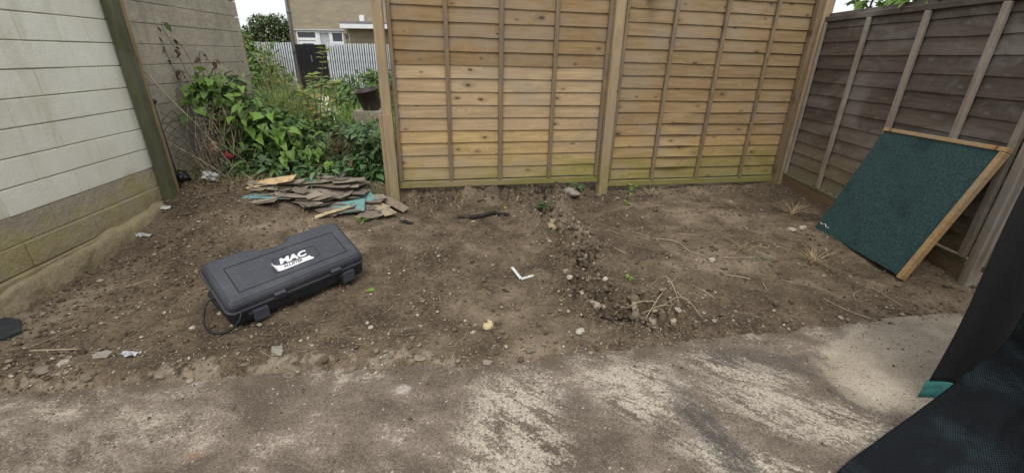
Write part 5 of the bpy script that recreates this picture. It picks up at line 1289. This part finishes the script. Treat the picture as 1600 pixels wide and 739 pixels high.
def twig(pts, r, mat, label, cat='twig', group=None, n=12, dz=0.004):
    mb = MB(); P = [Vector((p[0], p[1], sz(p[0], p[1]) + (p[2] if len(p) > 2 else dz))) for p in pts]
    sp = spline(P, n); sp = [Vector((q.x, q.y, max(q.z, sz(q.x, q.y) + 0.001))) for q in sp]
    mb.tube(sp, [r * (1 - 0.5 * t / n) for t in range(n + 1)], 5); return tag(mb.build('twig' if cat == 'twig' else cat.replace(' ', '_'), M[mat], None, True), label, cat, group)
def twig_words(x, y, L, ci):
    tone = ('pale', 'brown')[ci]; size = 'long' if L > 0.16 else 'short'
    where = 'left of the trench' if x < 0.4 else ('on the far right soil towards the fence' if y > 2.9 else 'on the near right soil')
    return ('drystem', 'brownstem')[ci], size + ' thin ' + tone + ' root lying ' + where, 'twig', size + ' ' + tone + ' roots ' + where
rt = random.Random(31)
for i in range(46):
    x = rt.uniform(-2.2, 2.4) if i < 16 else rt.uniform(0.7, 2.4); ey = float(np.interp(x, EDGE[:, 0], EDGE[:, 1])); y = ey + 0.15 + rt.random() * 2.0
    if y > 3.9: y = 3.7
    a = rt.uniform(0, math.pi); L = rt.uniform(0.06, 0.24); bx = rt.gauss(0, 0.02)
    twig([(x - math.cos(a) * L / 2, y - math.sin(a) * L / 2), (x + bx, y + rt.gauss(0, .02), 0.008), (x + math.cos(a) * L / 2, y + math.sin(a) * L / 2)], rt.uniform(0.0014, 0.003), *twig_words(x, y, L, rt.choice([0, 0, 1])))
twig([(-2.13, 1.53), (-2.04, 1.545, 0.008), (-1.95, 1.565)], 0.0065, 'drystem', 'straight pale stick on the soil at the left edge')
twig([(1.42, 2.62), (1.52, 2.60, .01), (1.68, 2.63)], 0.003, 'drystem', 'pale root forking from the leaf shaped stone')
twig([(1.05, 2.95), (1.2, 2.86, .012), (1.24, 2.70, .01), (1.34, 2.60)], 0.0035, 'drystem', 'curled pale root leading to the leaf shaped stone')
for i in range(7):
    a = rt.uniform(-1.2, 1.2); x = 0.80 + rt.gauss(0, 0.04); y = 1.98 + rt.gauss(0, 0.05)
    twig([(x - 0.14 * math.cos(a), y - 0.12 * math.sin(a), .004), (x, y, 0.05 + rt.random() * 0.04), (x + 0.14 * math.cos(a), y + 0.12 * math.sin(a), .004)], 0.0028, 'drystem', 'springy pale root arching in the tangle over the near end of the trench', 'twig', 'roots at the trench end')
# dry grass tuft
def tuft(x, y, n, h, lab, mat='straw', seed=1):
    r_ = np.random.default_rng(seed); P = np.stack([r_.normal(0, 0.02, n), r_.normal(0, 0.015, n), np.zeros(n)], -1)
    e = empty('grass_tuft', (x, y, sz(x, y)), 0, lab, 'grass tuft'); b = blades('blades', P, r_.uniform(0.5, 1, n) * h, np.full(n, 1.7), np.full(n, 0.004), M[mat], e, r_, 0.3); return e
tuft(2.02, 2.58, 70, 0.13, 'flattened dry straw tuft on the soil before the green panel', seed=91)
tuft(1.62, 2.74, 24, 0.12, 'small dry straw tuft in the middle of the right soil', seed=92)
tuft(2.45, 3.55, 45, 0.16, 'dry straw beside the far foot of the green panel', seed=93)
tuft(1.35, 4.02, 40, 0.14, 'dry straw under the right tan panel', seed=94)
def sprout(x, y, n, size, lab, mat='lf_mid', seed=1, h=0.03, name='seedling', cat='seedling', z=None):
    r_ = np.random.default_rng(seed); e = empty(name, (x, y, sz(x, y)), 0, lab, cat)
    a = r_.uniform(0, 6.28, n); P = np.stack([0.25 * size * np.cos(a), 0.25 * size * np.sin(a), r_.uniform(0.2, 1, n) * h], -1)
    leaves('leaf', P, np.stack([np.cos(a), np.sin(a), r_.uniform(-.1, .5, n)], -1), np.tile([0, -.2, 1.0], (n, 1)), size * r_.uniform(.6, 1.2, n), LEAF, M[mat], e, kind='stuff')
    mb = MB(); mb.tube([(0, 0, -0.01), (0, 0, h)], 0.002, 4); mb.build('stem', M['stem'], e); return e
sprout(-0.758, 2.098, 1, 0.05, 'single fallen green leaf right of the tool case', 'lf_bright', 1, 0.006, 'fallen_leaf', 'leaf')
sprout(-0.06, 3.50, 1, 0.075, 'yellow green fallen leaf on the soil before the left panel', 'lf_lime', 2, 0.006, 'fallen_leaf', 'leaf')
sprout(-1.19, 3.15, 9, 0.05, 'low green weed in front of the scrap pile', 'lf_mid', 3, 0.03)
sprout(0.30, 3.72, 16, 0.075, 'dark leafy weed at the top of the trench', 'lf_dark', 4, 0.10)
sprout(0.62, 4.02, 16, 0.07, 'green weed left of the middle post under the panel', 'lf_mid', 5, 0.05)
sprout(1.18, 4.06, 10, 0.055, 'bright weed under the left end of the warped panel', 'lf_bright', 6, 0.09)
sprout(0.72, 2.33, 8, 0.035, 'tiny green weed on the right lip of the trench', 'lf_mid', 7, 0.012)
sprout(1.72, 2.60, 7, 0.03, 'tiny green weed alone on the right soil', 'lf_mid', 8, 0.012)
sprout(1.05, 3.75, 6, 0.04, 'tiny weed on the soil below the warped panel', 'lf_bright', 9, 0.02)
# bent white plastic strip
mb = MB(); z0 = sz(0.06, 2.3) + 0.006
def strip(a, b, w, z1, z2):
    a = Vector((*a, z1)); b = Vector((*b, z2)); d = (b - a).normalized(); n_ = d.cross(Vector((0, 0, 1))).normalized() * w / 2; u = Vector((0, 0, 0.0025))
    mb.add([a - n_, a + n_, b + n_, b - n_, a - n_ + u, a + n_ + u, b + n_ + u, b - n_ + u], [(0, 3, 2, 1), (4, 5, 6, 7), (0, 1, 5, 4), (1, 2, 6, 5), (2, 3, 7, 6), (3, 0, 4, 7)])
strip((0.003, 2.416), (0.058, 2.285), 0.020, z0 + 0.01, z0); strip((0.0605, 2.280), (0.135, 2.320), 0.022, z0 + 0.0005, z0 + 0.006)
tag(mb.build('plastic_strip', M['whitebag'], None), 'bent white plastic strip in the middle of the soil', 'strip')
# black felt scraps
def felt_scrap(pts, w, label, seed):
    r = random.Random(seed); n = 16; sp = spline([(p[0], p[1], 0) for p in pts], n); mb = MB()
    for i, q in enumerate(sp):
        a = sp[max(0, i - 1)]; b = sp[min(n, i + 1)]; d = (b - a).normalized(); s_ = Vector((-d.y, d.x, 0)) * w * (0.35 + 0.65 * math.sin(math.pi * (i + 1) / (n + 2))) * r.uniform(0.7, 1.2)
        for k_, sg in enumerate((-1, 1)):
            v = q + s_ * sg; mb.V.append((v.x, v.y, sz(v.x, v.y) + 0.010 + 0.012 * r.random()))
    for i in range(n): mb.F.append((2 * i, 2 * i + 1, 2 * i + 3, 2 * i + 2))
    o = mb.build('felt_scrap', M['case_dark'], None); md = o.modifiers.new('thick', 'SOLIDIFY'); md.thickness = 0.004; tag(o, label, 'felt scrap')
felt_scrap([(-0.45, 3.25), (-0.28, 3.27), (-0.15, 3.36), (-0.02, 3.36)], 0.028, 'long torn strip of black felt on the soil before the left panel', 3)
felt_scrap([(-0.90, 3.15), (-0.84, 3.14), (-0.77, 3.12)], 0.014, 'short torn scrap of black felt right of the scrap pile', 4)
# dark mat corner at the left edge, pale scraps of paper
V1 = [(-2.75, 1.62), (-2.33, 1.60), (-2.31, 1.66), (-2.42, 1.76), (-2.75, 1.80)]
mb = MB(); mb.add([(x, y, sz(x, y) + 0.012) for x, y in V1] + [(x, y, sz(x, y) + 0.020) for x, y in V1], [(4, 3, 2, 1, 0), (5, 6, 7, 8, 9)] + [(i, (i + 1) % 5, (i + 1) % 5 + 5, i + 5) for i in range(5)])
M['mat'] = m_plain('dark_mat', (0.032, 0.036, 0.040), 0.7, 0.2, 25)
tag(mb.build('rubber_mat', M['mat'], None), 'dark grey mat corner at the left edge of the soil', 'mat')
def crumple(x, y, sx, sy, col, lab, seed):
    n = 6; r = random.Random(seed); mb = MB()
    for j in range(n + 1):
        for i in range(n + 1):
            u, v = i / n - .5, j / n - .5; px, py = x + u * sx + r.gauss(0, sx * .06), y + v * sy + r.gauss(0, sy * .06); mb.V.append((px, py, sz(px, py) + 0.006 + 0.016 * r.random()))
    for j in range(n):
        for i in range(n): mb.F.append((j * (n + 1) + i, j * (n + 1) + i + 1, (j + 1) * (n + 1) + i + 1, (j + 1) * (n + 1) + i))
    o = mb.build('crumpled_wrapper', M['stone'], None); o.color = (*col, 1); md = o.modifiers.new('thick', 'SOLIDIFY'); md.thickness = 0.001; tag(o, lab, 'wrapper')
crumple(-1.65, 1.497, 0.06, 0.03, (0.48, 0.49, 0.54), 'crumpled silvery wrapper beside the mossy stone chunk', 1)
crumple(-2.55, 2.70, 0.10, 0.03, (0.50, 0.49, 0.47), 'crumpled white wrapper at the foot of the painted wall', 2)
crumple(-2.62, 3.02, 0.10, 0.03, (0.60, 0.58, 0.55), 'pale plastic shred by the wall below the mossy post', 3)
